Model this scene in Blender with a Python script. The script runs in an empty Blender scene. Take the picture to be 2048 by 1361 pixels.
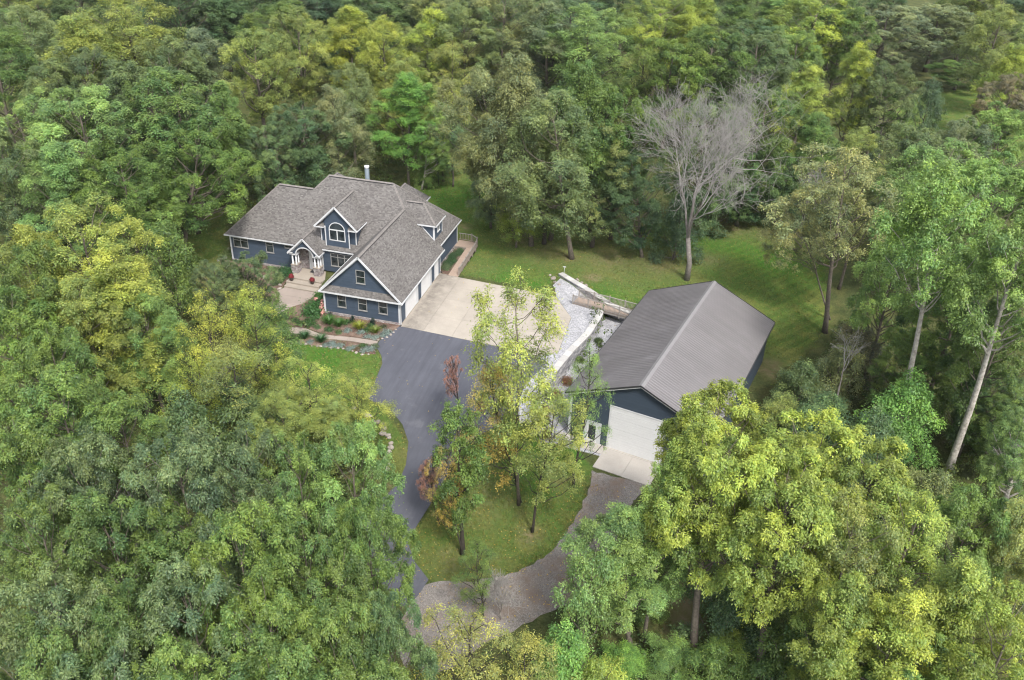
import bpy, math, random
import numpy as np
from mathutils import Vector, Matrix
from mathutils.geometry import delaunay_2d_cdt

SC = bpy.context.scene
COL = SC.collection
rnd = random.Random(7)
NR = np.random.default_rng(11)
PI = math.pi

# ------------------------------------------------------------------ camera, sky, sun, exposure
cam_d = bpy.data.cameras.new('camera')
cam_d.sensor_width = 36.0
cam_d.lens = 1783.87 / 2048 * 36.0
cam_d.clip_start = 0.5
cam_d.clip_end = 3000
cam = bpy.data.objects.new('camera', cam_d)
COL.objects.link(cam)
def cam_matrix(yaw, pitch, roll, loc):
    f = Vector((math.sin(yaw) * math.cos(pitch), math.cos(yaw) * math.cos(pitch), -math.sin(pitch)))
    r = Vector((math.cos(yaw), -math.sin(yaw), 0))
    d = f.cross(r)
    r2 = r * math.cos(roll) + d * math.sin(roll)
    d2 = -r * math.sin(roll) + d * math.cos(roll)
    m = Matrix((r2, -d2, -f)).transposed().to_4x4()
    m.translation = Vector(loc)
    return m
cam.matrix_world = cam_matrix(math.radians(-13.8516), math.radians(31.2848), math.radians(-2.1632), (32.187, -79.129, 50.000))
SC.camera = cam

SUN_EL, SUN_AZ = math.radians(54), math.radians(142)      # azimuth measured clockwise from +Y
world = bpy.data.worlds.new('World')
SC.world = world
world.use_nodes = True
nt = world.node_tree
bg = nt.nodes['Background']
sky = nt.nodes.new('ShaderNodeTexSky')
sky.sky_type = 'NISHITA'
sky.sun_disc = False
sky.sun_elevation = SUN_EL
sky.sun_rotation = SUN_AZ
sky.air_density = 1.0
sky.dust_density = 3.0
sky.ozone_density = 1.0
hs = nt.nodes.new('ShaderNodeHueSaturation')               # cloud cover greys the blue of the clear sky
hs.inputs['Saturation'].default_value = 0.30
nt.links.new(sky.outputs[0], hs.inputs['Color'])
nt.links.new(hs.outputs[0], bg.inputs['Color'])
bg.inputs['Strength'].default_value = 0.14

sun_d = bpy.data.lights.new('sun', 'SUN')
sun_d.energy = 1.5
sun_d.angle = math.radians(9)
sun_d.color = (1.0, 0.96, 0.89)
sun = bpy.data.objects.new('sun', sun_d)
COL.objects.link(sun)
sd = Vector((math.sin(SUN_AZ) * math.cos(SUN_EL), math.cos(SUN_AZ) * math.cos(SUN_EL), math.sin(SUN_EL)))
sun.rotation_euler = (-sd).to_track_quat('-Z', 'Y').to_euler()
sun.location = (0, 0, 60)

SC.view_settings.view_transform = 'Standard'
SC.view_settings.look = 'None'
SC.view_settings.exposure = 1.40
SC.view_settings.gamma = 1.0
SC.view_settings.use_curve_mapping = False
SC.cycles.pixel_filter_type = 'BLACKMAN_HARRIS'
SC.cycles.filter_width = 1.15
SC.cycles.max_bounces = 6
SC.cycles.diffuse_bounces = 4
SC.cycles.glossy_bounces = 2
SC.cycles.transmission_bounces = 4
SC.cycles.volume_bounces = 0
SC.cycles.caustics_reflective = False
SC.cycles.caustics_refractive = False

# ------------------------------------------------------------------ object helpers
def tag(o, label=None, cat=None, group=None, kind=None):
    if label: o['label'] = label
    if cat: o['category'] = cat
    if group: o['group'] = group
    if kind: o['kind'] = kind
    return o

def empty(name, loc=(0, 0, 0), rz=0, label=None, cat=None, group=None, kind=None):
    o = bpy.data.objects.new(name, None)
    o.empty_display_size = 0.3
    COL.objects.link(o)
    o.location = loc
    o.rotation_euler = (0, 0, rz)
    return tag(o, label, cat, group, kind)

def link(name, me, parent=None, loc=None, kind=None):
    o = bpy.data.objects.new(name, me)
    COL.objects.link(o)
    if parent is not None: o.parent = parent
    if loc is not None: o.location = loc
    if kind: o['kind'] = kind
    return o

class MB:
    """collects faces in world (or parent-local) coordinates and links them as ONE mesh object"""
    def __init__(s): s.v = []; s.f = []
    def add(s, vs, fs):
        n = len(s.v); s.v += [tuple(p) for p in vs]; s.f += [tuple(n + i for i in f) for f in fs]; return s
    def poly(s, pts): return s.add(pts, [tuple(range(len(pts)))])
    def box(s, x0, y0, z0, x1, y1, z1):
        return s.add([(x0, y0, z0), (x1, y0, z0), (x1, y1, z0), (x0, y1, z0), (x0, y0, z1), (x1, y0, z1), (x1, y1, z1), (x0, y1, z1)],
                     [(3, 2, 1, 0), (4, 5, 6, 7), (0, 1, 5, 4), (1, 2, 6, 5), (2, 3, 7, 6), (3, 0, 4, 7)])
    def beam(s, a, b, w, h, up=(0, 0, 1)):
        a = Vector(a); b = Vector(b); d = (b - a).normalized(); up = Vector(up)
        sx = d.cross(up)
        if sx.length < 1e-4: sx = d.cross(Vector((0, 1, 0)))
        sx = sx.normalized() * w / 2; sz = sx.cross(d).normalized() * h / 2
        vs = []
        for p in (a, b): vs += [p - sx - sz, p + sx - sz, p + sx + sz, p - sx + sz]
        return s.add(vs, [(3, 2, 1, 0), (4, 5, 6, 7), (0, 1, 5, 4), (1, 2, 6, 5), (2, 3, 7, 6), (3, 0, 4, 7)])
    def prism(s, poly, z0, z1):
        n = len(poly)
        a = sum(poly[i][0] * poly[(i + 1) % n][1] - poly[(i + 1) % n][0] * poly[i][1] for i in range(n))
        if a < 0: poly = poly[::-1]
        vs = [(x, y, z0) for x, y in poly] + [(x, y, z1) for x, y in poly]
        return s.add(vs, [tuple(range(n))[::-1], tuple(range(n, 2 * n))] + [(i, (i + 1) % n, n + (i + 1) % n, n + i) for i in range(n)])
    def slab(s, poly3, nrm, th):
        """planar 3-D polygon thickened by th against nrm"""
        nrm = Vector(nrm).normalized(); n = len(poly3)
        p = [Vector(q) for q in poly3]
        area = Vector()
        for i in range(n): area += p[i].cross(p[(i + 1) % n])
        if area.dot(nrm) < 0: p = p[::-1]
        q = [v - nrm * th for v in p]
        return s.add(p + q, [tuple(range(n)), tuple(range(n, 2 * n))[::-1]] + [((i + 1) % n, i, n + i, n + (i + 1) % n) for i in range(n)])
    def tube(s, pts, rad, n=6, cap=True):
        pts = [Vector(p) for p in pts]; N = len(s.v); prev = None
        for i, p in enumerate(pts):
            d = (pts[min(i + 1, len(pts) - 1)] - pts[max(i - 1, 0)])
            if d.length < 1e-6: d = Vector((0, 0, 1))
            d.normalize()
            a = d.cross(Vector((0.3, 1, 0.1))) if prev is None else prev - d * prev.dot(d)
            if a.length < 1e-4: a = d.cross(Vector((1, 0, 0)))
            a.normalize(); prev = a; b = d.cross(a); r = rad[i] if hasattr(rad, '__len__') else rad
            for k in range(n):
                t = 2 * PI * k / n
                s.v.append(tuple(p + (a * math.cos(t) + b * math.sin(t)) * r))
        for i in range(len(pts) - 1):
            for k in range(n):
                a0 = N + i * n + k; a1 = N + i * n + (k + 1) % n
                s.f.append((a0, a1, a1 + n, a0 + n))
        if cap:
            s.f.append(tuple(N + k for k in range(n))[::-1]); s.f.append(tuple(N + (len(pts) - 1) * n + k for k in range(n)))
        return s
    def mesh(s, name, mat, smooth=False, off=(0, 0, 0)):
        me = bpy.data.meshes.new(name)
        ox, oy, oz = off
        me.from_pydata([(x - ox, y - oy, z - oz) for x, y, z in s.v], [], s.f)
        if mat: me.materials.append(mat)
        if smooth: me.shade_smooth()
        me.update()
        return me
    def build(s, name, mat, parent=None, smooth=False, kind=None, local=False):
        off = (0, 0, 0)
        if parent is not None and not local:
            q = parent; off = Vector((0, 0, 0))
            while q is not None: off = off + q.location; q = q.parent
        elif parent is None and s.v and not local:
            a = np.array(s.v); off = ((a[:, 0].min() + a[:, 0].max()) / 2, (a[:, 1].min() + a[:, 1].max()) / 2, a[:, 2].min())
        o = link(name, s.mesh(name, mat, smooth, off), parent, kind=kind)
        if parent is None and not local: o.location = off
        return o

def np_mesh(name, verts, faces, mat, attrs=None):
    """verts (n,3), faces (m,k) arrays with k corners each"""
    me = bpy.data.meshes.new(name)
    k = faces.shape[1]
    me.vertices.add(len(verts)); me.vertices.foreach_set('co', verts.astype(np.float32).ravel())
    me.loops.add(faces.size); me.loops.foreach_set('vertex_index', faces.astype(np.int32).ravel())
    me.polygons.add(len(faces)); me.polygons.foreach_set('loop_start', np.arange(0, faces.size, k, dtype=np.int32))
    me.update(calc_edges=True)
    for nm, arr in (attrs or {}).items():
        a = me.attributes.new(nm, 'FLOAT', 'POINT'); a.data.foreach_set('value', arr.astype(np.float32).ravel())
    if mat: me.materials.append(mat)
    return me

def copy_tree(o, parent=None):
    c = o.copy(); COL.objects.link(c); c.parent = parent
    for ch in list(o.children): copy_tree(ch, c)
    return c

# ------------------------------------------------------------------ materials
def new_mat(name):
    m = bpy.data.materials.new(name); m.use_nodes = True
    b = m.node_tree.nodes['Principled BSDF']
    return m, m.node_tree, b
class NB:
    def __init__(s, nt): s.nt = nt
    def n(s, t, **kw):
        x = s.nt.nodes.new(t)
        for k, v in kw.items():
            if k.startswith('i_'): x.inputs[k[2:].replace('_', ' ')].default_value = v
            else: setattr(x, k, v)
        return x
    def l(s, a, b): s.nt.links.new(a, b)
    def noise(s, scale, detail=4, rough=.55, vec=None, dim='3D'):
        x = s.n('ShaderNodeTexNoise', noise_dimensions=dim); x.inputs['Scale'].default_value = scale
        x.inputs['Detail'].default_value = detail; x.inputs['Roughness'].default_value = rough
        if vec is not None: s.l(vec, x.inputs['Vector'])
        return x.outputs['Fac']
    def ramp(s, fac, stops, interp='LINEAR'):
        x = s.n('ShaderNodeValToRGB'); x.color_ramp.interpolation = interp
        e = x.color_ramp.elements
        while len(e) < len(stops): e.new(0.5)
        for el, (p, c) in zip(e, stops):
            el.position = p; el.color = (*c, 1) if len(c) == 3 else c
        s.l(fac, x.inputs['Fac']); return x.outputs['Color']
    def mix(s, fac, a, b, mode='MIX'):
        x = s.n('ShaderNodeMix', data_type='RGBA', blend_type=mode)
        for sock, v in ((x.inputs[0], fac), (x.inputs[6], a), (x.inputs[7], b)):
            if hasattr(v, 'is_linked'): s.l(v, sock)
            elif isinstance(v, (int, float)): sock.default_value = v
            else: sock.default_value = (*v, 1)
        return x.outputs[2]
    def math(s, op, a, b=0.5, clamp=False):
        x = s.n('ShaderNodeMath', operation=op, use_clamp=clamp)
        for sock, v in ((x.inputs[0], a), (x.inputs[1], b)):
            if hasattr(v, 'is_linked'): s.l(v, sock)
            else: sock.default_value = v
        return x.outputs[0]
    def attr(s, name): return s.n('ShaderNodeAttribute', attribute_name=name).outputs['Fac']
    def pos(s): return s.n('ShaderNodeNewGeometry').outputs['Position']
    def island(s): return s.n('ShaderNodeNewGeometry').outputs['Random Per Island']
    def objrnd(s): return s.n('ShaderNodeObjectInfo').outputs['Random']
    def bump(s, h, strength, dist, b):
        x = s.n('ShaderNodeBump'); x.inputs['Strength'].default_value = strength; x.inputs['Distance'].default_value = dist
        s.l(h, x.inputs['Height']); s.l(x.outputs[0], b.inputs['Normal'])

def simple(name, col, rough=.6, var=.12, scale=3.0, metal=0, spec=.4, island=0, bump=0, dirt=None, dirt_amt=.3, dirt_scale=.7):
    m, nt_, b = new_mat(name); g = NB(nt_)
    P = g.pos()
    dark = tuple(c * (1 - var) for c in col); lite = tuple(min(1, c * (1 + var)) for c in col)
    c = g.ramp(g.noise(scale, 5, .6, P), [(.3, dark), (.7, lite)])
    if island:
        v = g.ramp(g.island(), [(0, (1 - island,) * 3), (1, (1 + island,) * 3)])
        c = g.mix(1.0, c, v, 'MULTIPLY')
    if dirt:
        f = g.ramp(g.noise(dirt_scale, 6, .65, P), [(.45, (0, 0, 0)), (.75, (dirt_amt,) * 3)])
        c = g.mix(f, c, dirt)
    g.l(c, b.inputs['Base Color'])
    b.inputs['Roughness'].default_value = rough; b.inputs['Metallic'].default_value = metal
    b.inputs['Specular IOR Level'].default_value = spec
    if bump: g.bump(g.noise(scale * 8, 4, .6, P), bump, .01, b)
    return m

M = {}
M['trim'] = simple('white_trim_paint', (0.539, 0.548, 0.566), .5, .04, 2, dirt=(.45, .45, .44), dirt_amt=.25)
M['garage_white'] = simple('white_door_paint', (0.626, 0.626, 0.635), .4, .03, 2)
M['siding'] = simple('blue_siding_paint', (.047, .066, .096), .55, .06, 1.2, island=.07, dirt=(.08, .095, .12), dirt_amt=.25)
M['barn_siding'] = simple('dark_blue_siding_paint', (.042, .058, .082), .5, .06, 1.2, island=.07)
M['window_frame'] = simple('taupe_window_frame', (0.261, 0.257, 0.252), .5, .05, 3)
M['pot'] = simple('dark_glazed_pot', (.06, .045, .04), .4, .1, 5)
M['black'] = simple('black_plastic', (.02, .02, .022), .4, .1, 5)
M['bridge_wood'] = simple('weathered_rail_wood', (.235, .215, .198), .75, .15, 6, island=.12, bump=.3)
M['deck_wood'] = simple('tan_deck_board', (0.313, 0.239, 0.191), .75, .12, 5, island=.14, bump=.3)
M['ramp_rail'] = simple('grey_brown_rail_wood', (.22, .19, .165), .75, .15, 5, island=.12, bump=.3)
M['steel'] = simple('galvanised_flue_steel', (.42, .50, .58), .35, .06, 4, metal=.6)
M['steel_cap'] = simple('pale_flue_cap_steel', (.75, .77, .79), .4, .05, 4, metal=.3)
M['barn_trim'] = simple('barn_ridge_metal', (0.217, 0.209, 0.213), .45, .05, 2, metal=.2)
M['barn_edge'] = simple('dark_barn_roof_edge', (.035, .035, .038), .5, .05, 2)
M['curtain'] = simple('pale_window_blind', (.25, .27, .28), .8, .1, 4)

def glass_mat():
    m, t, b = new_mat('dark_window_glass'); g = NB(t)
    c = g.ramp(g.noise(1.1, 3, .5, g.pos()), [(.35, (.010, .014, .016)), (.65, (.045, .055, .062))])
    g.l(c, b.inputs['Base Color']); b.inputs['Roughness'].default_value = .12; b.inputs['Specular IOR Level'].default_value = .6
    return m
M['glass'] = glass_mat()

def shingle_mat():
    m, t, b = new_mat('asphalt_shingle'); g = NB(t)
    c = g.ramp(g.island(), [(0, (0.087, 0.082, 0.079)), (.25, (0.113, 0.106, 0.103)), (.5, (0.129, 0.121, 0.117)), (.78, (0.144, 0.136, 0.131)), (1, (0.167, 0.157, 0.151))])
    P = g.pos()
    c = g.mix(1.0, c, g.ramp(g.noise(14, 4, .7, P), [(.25, (.80, .80, .80)), (.75, (1.18, 1.18, 1.18))]), 'MULTIPLY')
    c = g.mix(1.0, c, g.ramp(g.noise(.35, 5, .6, P), [(.3, (.88, .87, .86)), (.7, (1.1, 1.1, 1.1))]), 'MULTIPLY')
    g.l(c, b.inputs['Base Color']); b.inputs['Roughness'].default_value = .9; b.inputs['Specular IOR Level'].default_value = .2
    return m
M['shingle'] = shingle_mat()
M['cap'] = simple('ridge_cap_shingle', (0.161, 0.148, 0.139), .9, .12, 6, island=.12)

def barn_roof_mat():
    m, t, b = new_mat('grey_steel_roof'); g = NB(t); P = g.pos()
    c = g.ramp(g.noise(.25, 5, .6, P), [(.3, (0.144, 0.135, 0.137)), (.7, (0.170, 0.160, 0.163))])
    c = g.mix(1.0, c, g.ramp(g.noise(9, 3, .6, P), [(.3, (.94, .94, .94)), (.7, (1.05, 1.05, 1.05))]), 'MULTIPLY')
    tc = g.n('ShaderNodeTexCoord'); mp = g.n('ShaderNodeMapping'); mp.inputs['Scale'].default_value = (.10, 1.0, .10); g.l(tc.outputs['Object'], mp.inputs['Vector'])
    c = g.mix(1.0, c, g.ramp(g.noise(1.3, 6, .7, mp.outputs[0]), [(.3, (.88, .88, .89)), (.7, (1.12, 1.11, 1.12))]), 'MULTIPLY')
    k = g.ramp(g.noise(.5, 5, .7, P), [(.58, (0, 0, 0)), (.75, (.35,) * 3)]); c = g.mix(k, c, (.25, .24, .25))
    g.l(c, b.inputs['Base Color']); b.inputs['Metallic'].default_value = .35
    g.l(g.ramp(g.noise(.4, 4, .6, P), [(.3, (.32,) * 3), (.7, (.5,) * 3)]), b.inputs['Roughness'])
    return m
M['barn_roof'] = barn_roof_mat()

def stone_mat(name, cols):
    m, t, b = new_mat(name); g = NB(t); P = g.pos()
    n = len(cols); c = g.ramp(g.island(), [(i / (n - 1), cc) for i, cc in enumerate(cols)])
    c = g.mix(1.0, c, g.ramp(g.noise(9, 5, .7, P), [(.3, (.72, .72, .72)), (.7, (1.22, 1.22, 1.22))]), 'MULTIPLY')
    g.l(c, b.inputs['Base Color']); b.inputs['Roughness'].default_value = .9; g.bump(g.noise(30, 4, .7, P), .5, .02, b)
    return m
M['stone'] = stone_mat('mixed_field_stone', [(0.139, 0.113, 0.109), (0.296, 0.270, 0.261), (0.191, 0.148, 0.139), (0.365, 0.339, 0.331), (0.217, 0.174, 0.183), (0.261, 0.235, 0.217)])
M['mortar'] = simple('stone_mortar', (.26, .245, .235), .95, .1, 8)
def objrnd_mat(name, cols, rough=.9, nscale=7, lo=.75, hi=1.2, bump=.5):
    m, t, b = new_mat(name); g = NB(t); P = g.pos()
    n = len(cols); c = g.ramp(g.objrnd(), [(i / (n - 1), cc) for i, cc in enumerate(cols)])
    c = g.mix(1.0, c, g.ramp(g.noise(nscale, 5, .7, P), [(.3, (lo,) * 3), (.7, (hi,) * 3)]), 'MULTIPLY')
    g.l(c, b.inputs['Base Color']); b.inputs['Roughness'].default_value = rough
    if bump: g.bump(g.noise(nscale * 4, 4, .7, P), bump, .02, b)
    return m
M['boulder'] = objrnd_mat('pale_boulder', [(.27, .235, .195), (.19, .165, .14), (.32, .29, .255), (.23, .195, .165), (.35, .32, .285)])
M['capstone'] = objrnd_mat('pale_cap_block', [(.40, .39, .375), (.47, .46, .445), (.34, .33, .32), (.43, .42, .40)], lo=.84, hi=1.08, bump=.3)
M['wallblock'] = objrnd_mat('grey_wall_block', [(.20, .20, .215), (.36, .355, .36), (.12, .12, .135), (.44, .43, .43), (.24, .235, .245)])
def concrete_mat(name, col, spots=True):
    m, t, b = new_mat(name); g = NB(t); P = g.pos()
    c = g.ramp(g.noise(.45, 6, .65, P), [(.3, tuple(x * .86 for x in col)), (.7, tuple(min(x * 1.07, 1) for x in col))])
    c = g.mix(1.0, c, g.ramp(g.noise(12, 4, .7, P), [(.3, (.92,) * 3), (.7, (1.06,) * 3)]), 'MULTIPLY')
    v = g.ramp(g.objrnd(), [(0, (.95,) * 3), (1, (1.04,) * 3)]); c = g.mix(1.0, c, v, 'MULTIPLY')
    if spots == 'garage':       # damp, dirty band along the garage doors
        sx = g.n('ShaderNodeSeparateXYZ'); g.l(P, sx.inputs[0])
        d = g.math('SUBTRACT', 1.0, g.math('MULTIPLY', sx.outputs['X'], .24), True)
        e = g.math('MULTIPLY', g.math('MULTIPLY', sx.outputs['X'], 1.6, True), d, True)
        far = g.math('MULTIPLY', g.math('SUBTRACT', sx.outputs['Y'], 9.5), .32, True)
        e = g.math('MAXIMUM', e, g.math('MULTIPLY', far, g.math('SUBTRACT', 1.35, g.math('MULTIPLY', sx.outputs['X'], .40), True)))
        k = g.math('MULTIPLY', e, g.math('MULTIPLY', g.math('SUBTRACT', g.noise(.8, 6, .7, P), .28), 3.2, True), True)
        c = g.mix(g.math('MULTIPLY', k, .92), c, (.105, .092, .080))
    if spots == 'slab':
        k = g.ramp(g.noise(.9, 5, .65, P), [(.56, (0, 0, 0)), (.72, (.45,) * 3)])
        c = g.mix(k, c, (.30, .24, .22))
    g.l(c, b.inputs['Base Color']); b.inputs['Roughness'].default_value = .85
    g.bump(g.noise(25, 4, .7, P), .3, .01, b)
    return m
M['concrete'] = concrete_mat('driveway_concrete', (0.335, 0.300, 0.257), 'garage')
M['slab'] = concrete_mat('barn_slab_concrete', (0.365, 0.339, 0.309), 'slab')
M['step'] = concrete_mat('step_concrete', (0.296, 0.257, 0.213))
M['walk'] = concrete_mat('walkway_concrete', (0.278, 0.231, 0.200))
def asphalt_mat():
    m, t, b = new_mat('dark_asphalt'); g = NB(t); P = g.pos()
    c = g.ramp(g.noise(.22, 6, .65, P), [(.3, (0.064, 0.067, 0.083)), (.7, (0.082, 0.085, 0.104))])
    c = g.mix(1.0, c, g.ramp(g.noise(28, 3, .8, P), [(.3, (.86,) * 3), (.7, (1.15,) * 3)]), 'MULTIPLY')
    k = g.ramp(g.noise(.55, 4, .6, P), [(.62, (0, 0, 0)), (.72, (.3,) * 3)]); c = g.mix(k, c, (.15, .15, .165))
    mp = g.n('ShaderNodeMapping'); mp.inputs['Rotation'].default_value = (0, 0, .5); mp.inputs['Scale'].default_value = (1.6, .12, 1); g.l(P, mp.inputs['Vector'])
    c = g.mix(1.0, c, g.ramp(g.noise(1.0, 5, .7, mp.outputs[0]), [(.3, (.84,) * 3), (.7, (1.14,) * 3)]), 'MULTIPLY')
    k = g.ramp(g.noise(1.9, 3, .5, P), [(.73, (0, 0, 0)), (.78, (.5,) * 3)]); c = g.mix(k, c, (.045, .045, .05))
    g.l(c, b.inputs['Base Color']); b.inputs['Roughness'].default_value = .8; b.inputs['Specular IOR Level'].default_value = .35
    g.bump(g.noise(60, 3, .8, P), .4, .01, b)
    return m
M['asphalt'] = asphalt_mat()
def gravel_mat(name, cols, scale=9, dark=.5, patch=None):
    m, t, b = new_mat(name); g = NB(t); P = g.pos()
    v = g.n('ShaderNodeTexVoronoi'); v.inputs['Scale'].default_value = scale; g.l(P, v.inputs['Vector'])
    sx = g.n('ShaderNodeSeparateColor'); g.l(v.outputs['Color'], sx.inputs[0])
    n = len(cols); c = g.ramp(sx.outputs[0], [(i / (n - 1), cc) for i, cc in enumerate(cols)])
    c = g.mix(1.0, c, g.ramp(v.outputs['Distance'], [(.0, (1.1,) * 3), (.75, (dark,) * 3)]), 'MULTIPLY')
    c = g.mix(1.0, c, g.ramp(g.noise(.6, 6, .7, P), [(.3, (.78,) * 3), (.7, (1.12,) * 3)]), 'MULTIPLY')
    if patch:
        k = g.ramp(g.noise(.38, 6, .7, P), [(.48, (0, 0, 0)), (.66, (.85,) * 3)]); c = g.mix(k, c, patch)
    g.l(c, b.inputs['Base Color']); b.inputs['Roughness'].default_value = .95
    g.bump(v.outputs['Distance'], .8, .03, b)
    return m
M['white_gravel'] = gravel_mat('white_limestone_gravel', [(0.313, 0.313, 0.335), (0.400, 0.400, 0.422), (0.244, 0.244, 0.261), (0.365, 0.365, 0.387), (0.452, 0.452, 0.461)], 8, dark=.72)
M['drive_gravel'] = gravel_mat('brown_grey_gravel', [(.200, .180, .166), (.262, .238, .222), (.150, .136, .126), (.295, .270, .250)], 13, dark=.7, patch=(.165, .120, .092))
M['mulch'] = gravel_mat('brown_mulch', [(.13, .075, .055), (.19, .115, .085), (.09, .055, .04), (.25, .16, .12)], 14, patch=(.26, .19, .15))

def ground_mat():
    m, t, b = new_mat('ground_cover'); g = NB(t); P = g.pos()
    # woodland floor
    w = g.ramp(g.noise(.5, 7, .72, P), [(.25, (.034, .042, .018)), (.45, (.060, .075, .028)), (.6, (.095, .100, .038)), (.8, (.14, .115, .065))])
    w = g.mix(1.0, w, g.ramp(g.noise(7, 5, .75, P), [(.3, (.55,) * 3), (.7, (1.4,) * 3)]), 'MULTIPLY')
    # mown grass
    a = g.ramp(g.noise(.24, 7, .7, P), [(.28, (.092, .116, .034)), (.42, (.124, .145, .042)), (.52, (.076, .130, .030)), (.64, (.110, .134, .038)), (.78, (.178, .162, .070))])
    a = g.mix(1.0, a, g.ramp(g.noise(3.2, 6, .75, P), [(.3, (.72,) * 3), (.7, (1.25, 1.25, 1.15))]), 'MULTIPLY')
    a = g.mix(1.0, a, g.ramp(g.noise(30, 4, .8, P), [(.3, (.68,) * 3), (.7, (1.32,) * 3)]), 'MULTIPLY')
    # mowing stripes
    mp = g.n('ShaderNodeMapping'); mp.inputs['Rotation'].default_value = (0, 0, math.radians(38)); g.l(P, mp.inputs['Vector'])
    wv = g.n('ShaderNodeTexWave'); wv.inputs['Scale'].default_value = .26; wv.inputs['Distortion'].default_value = 2.2
    wv.inputs['Detail'].default_value = 3; wv.inputs['Detail Scale'].default_value = .6; g.l(mp.outputs[0], wv.inputs['Vector'])
    st = g.ramp(wv.outputs['Fac'], [(.3, (.86, .90, .86)), (.7, (1.14, 1.08, 1.05))])
    a = g.mix(g.attr('stripe'), a, g.mix(1.0, a, st, 'MULTIPLY'))
    lush = g.attr('lush'); a = g.mix(lush, a, g.mix(1.0, a, (.66, 1.06, .66), 'MULTIPLY'))
    tan = g.mix(1.0, g.ramp(g.noise(1.4, 6, .7, P), [(.3, (.15, .12, .06)), (.7, (.24, .185, .12))]),
                g.ramp(g.noise(18, 4, .8, P), [(.3, (.75,) * 3), (.7, (1.25,) * 3)]), 'MULTIPLY')
    bare = g.math('MULTIPLY', g.attr('bare'), g.math('MULTIPLY', g.math('SUBTRACT', g.noise(1.1, 7, .75, P), .25), 2.6, True), True)
    a = g.mix(bare, a, tan)
    # light specks of fallen leaves
    v = g.n('ShaderNodeTexVoronoi'); v.inputs['Scale'].default_value = 2.3; g.l(P, v.inputs['Vector'])
    sp = g.ramp(v.outputs['Distance'], [(.0, (.8,) * 3), (.085, (0, 0, 0))]); a = g.mix(sp, a, (.36, .33, .15))
    f = g.math('ADD', g.attr('lawn'), g.math('MULTIPLY', g.math('SUBTRACT', g.noise(.9, 6, .7, P), .5), 1.1))
    f = g.ramp(f, [(.38, (0, 0, 0)), (.62, (1, 1, 1))])
    c = g.mix(f, w, a)
    g.l(c, b.inputs['Base Color']); b.inputs['Roughness'].default_value = 1.0; b.inputs['Specular IOR Level'].default_value = .08
    g.bump(g.noise(16, 6, .8, P), 1.0, .09, b)
    return m
M['ground'] = ground_mat()

def leaf_mat(name, trans=.32):
    m, t, b = new_mat(name); g = NB(t)
    oi = g.n('ShaderNodeObjectInfo')
    tone = g.attr('tone'); warm = g.attr('warm')
    base = oi.outputs['Color']
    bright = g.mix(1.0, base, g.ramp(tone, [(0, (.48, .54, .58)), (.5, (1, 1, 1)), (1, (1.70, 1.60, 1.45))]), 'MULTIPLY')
    w = g.math('MULTIPLY', warm, oi.outputs['Alpha'], True)
    orange = g.ramp(tone, [(0, (.26, .12, .04)), (.45, (.34, .21, .045)), (1, (.42, .32, .07))])
    turned = g.mix(g.ramp(oi.outputs['Alpha'], [(.70, (0, 0, 0)), (.86, (1, 1, 1))]), g.mix(1.0, bright, (1.55, 1.22, .80), 'MULTIPLY'), orange)
    cool = g.mix(1.0, bright, (.80, .93, 1.10), 'MULTIPLY')
    bright = g.mix(g.ramp(warm, [(.05, (1, 1, 1)), (.45, (0, 0, 0))]), bright, cool)
    c = g.mix(g.ramp(w, [(.10, (0, 0, 0)), (.58, (.95,) * 3)]), bright, turned)
    g.l(c, b.inputs['Base Color']); b.inputs['Roughness'].default_value = .48; b.inputs['Specular IOR Level'].default_value = .42
    tr = g.n('ShaderNodeBsdfTranslucent'); g.l(g.mix(1.0, c, (1.1, 1.15, .55), 'MULTIPLY'), tr.inputs['Color'])
    ms = g.n('ShaderNodeMixShader'); ms.inputs[0].default_value = trans
    g.l(b.outputs[0], ms.inputs[1]); g.l(tr.outputs[0], ms.inputs[2]); g.l(ms.outputs[0], t.nodes['Material Output'].inputs['Surface'])
    return m
M['leaf'] = leaf_mat('tree_leaves')
M['bark'] = simple('grey_brown_bark', (.125, .105, .085), .95, .35, 5, bump=.8)
M['bark_pale'] = simple('pale_cottonwood_bark', (.40, .37, .33), .9, .30, 4, bump=.8, dirt=(.12, .10, .08), dirt_amt=.8, dirt_scale=2.6)
M['bark_dead'] = simple('dead_grey_wood', (.30, .272, .255), .9, .22, 5, bump=.6)
M['dead_trunk'] = simple('dead_grey_trunk_wood', (.185, .165, .150), .95, .3, 5, bump=.8, dirt=(.09, .08, .07), dirt_amt=.6, dirt_scale=2.2)
M['twig'] = simple('dead_grey_twigs', (.27, .255, .242), .95, .2, 5)
M['bark_dark'] = simple('dark_wet_bark', (.045, .038, .030), .95, .3, 5, bump=.8)

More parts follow.
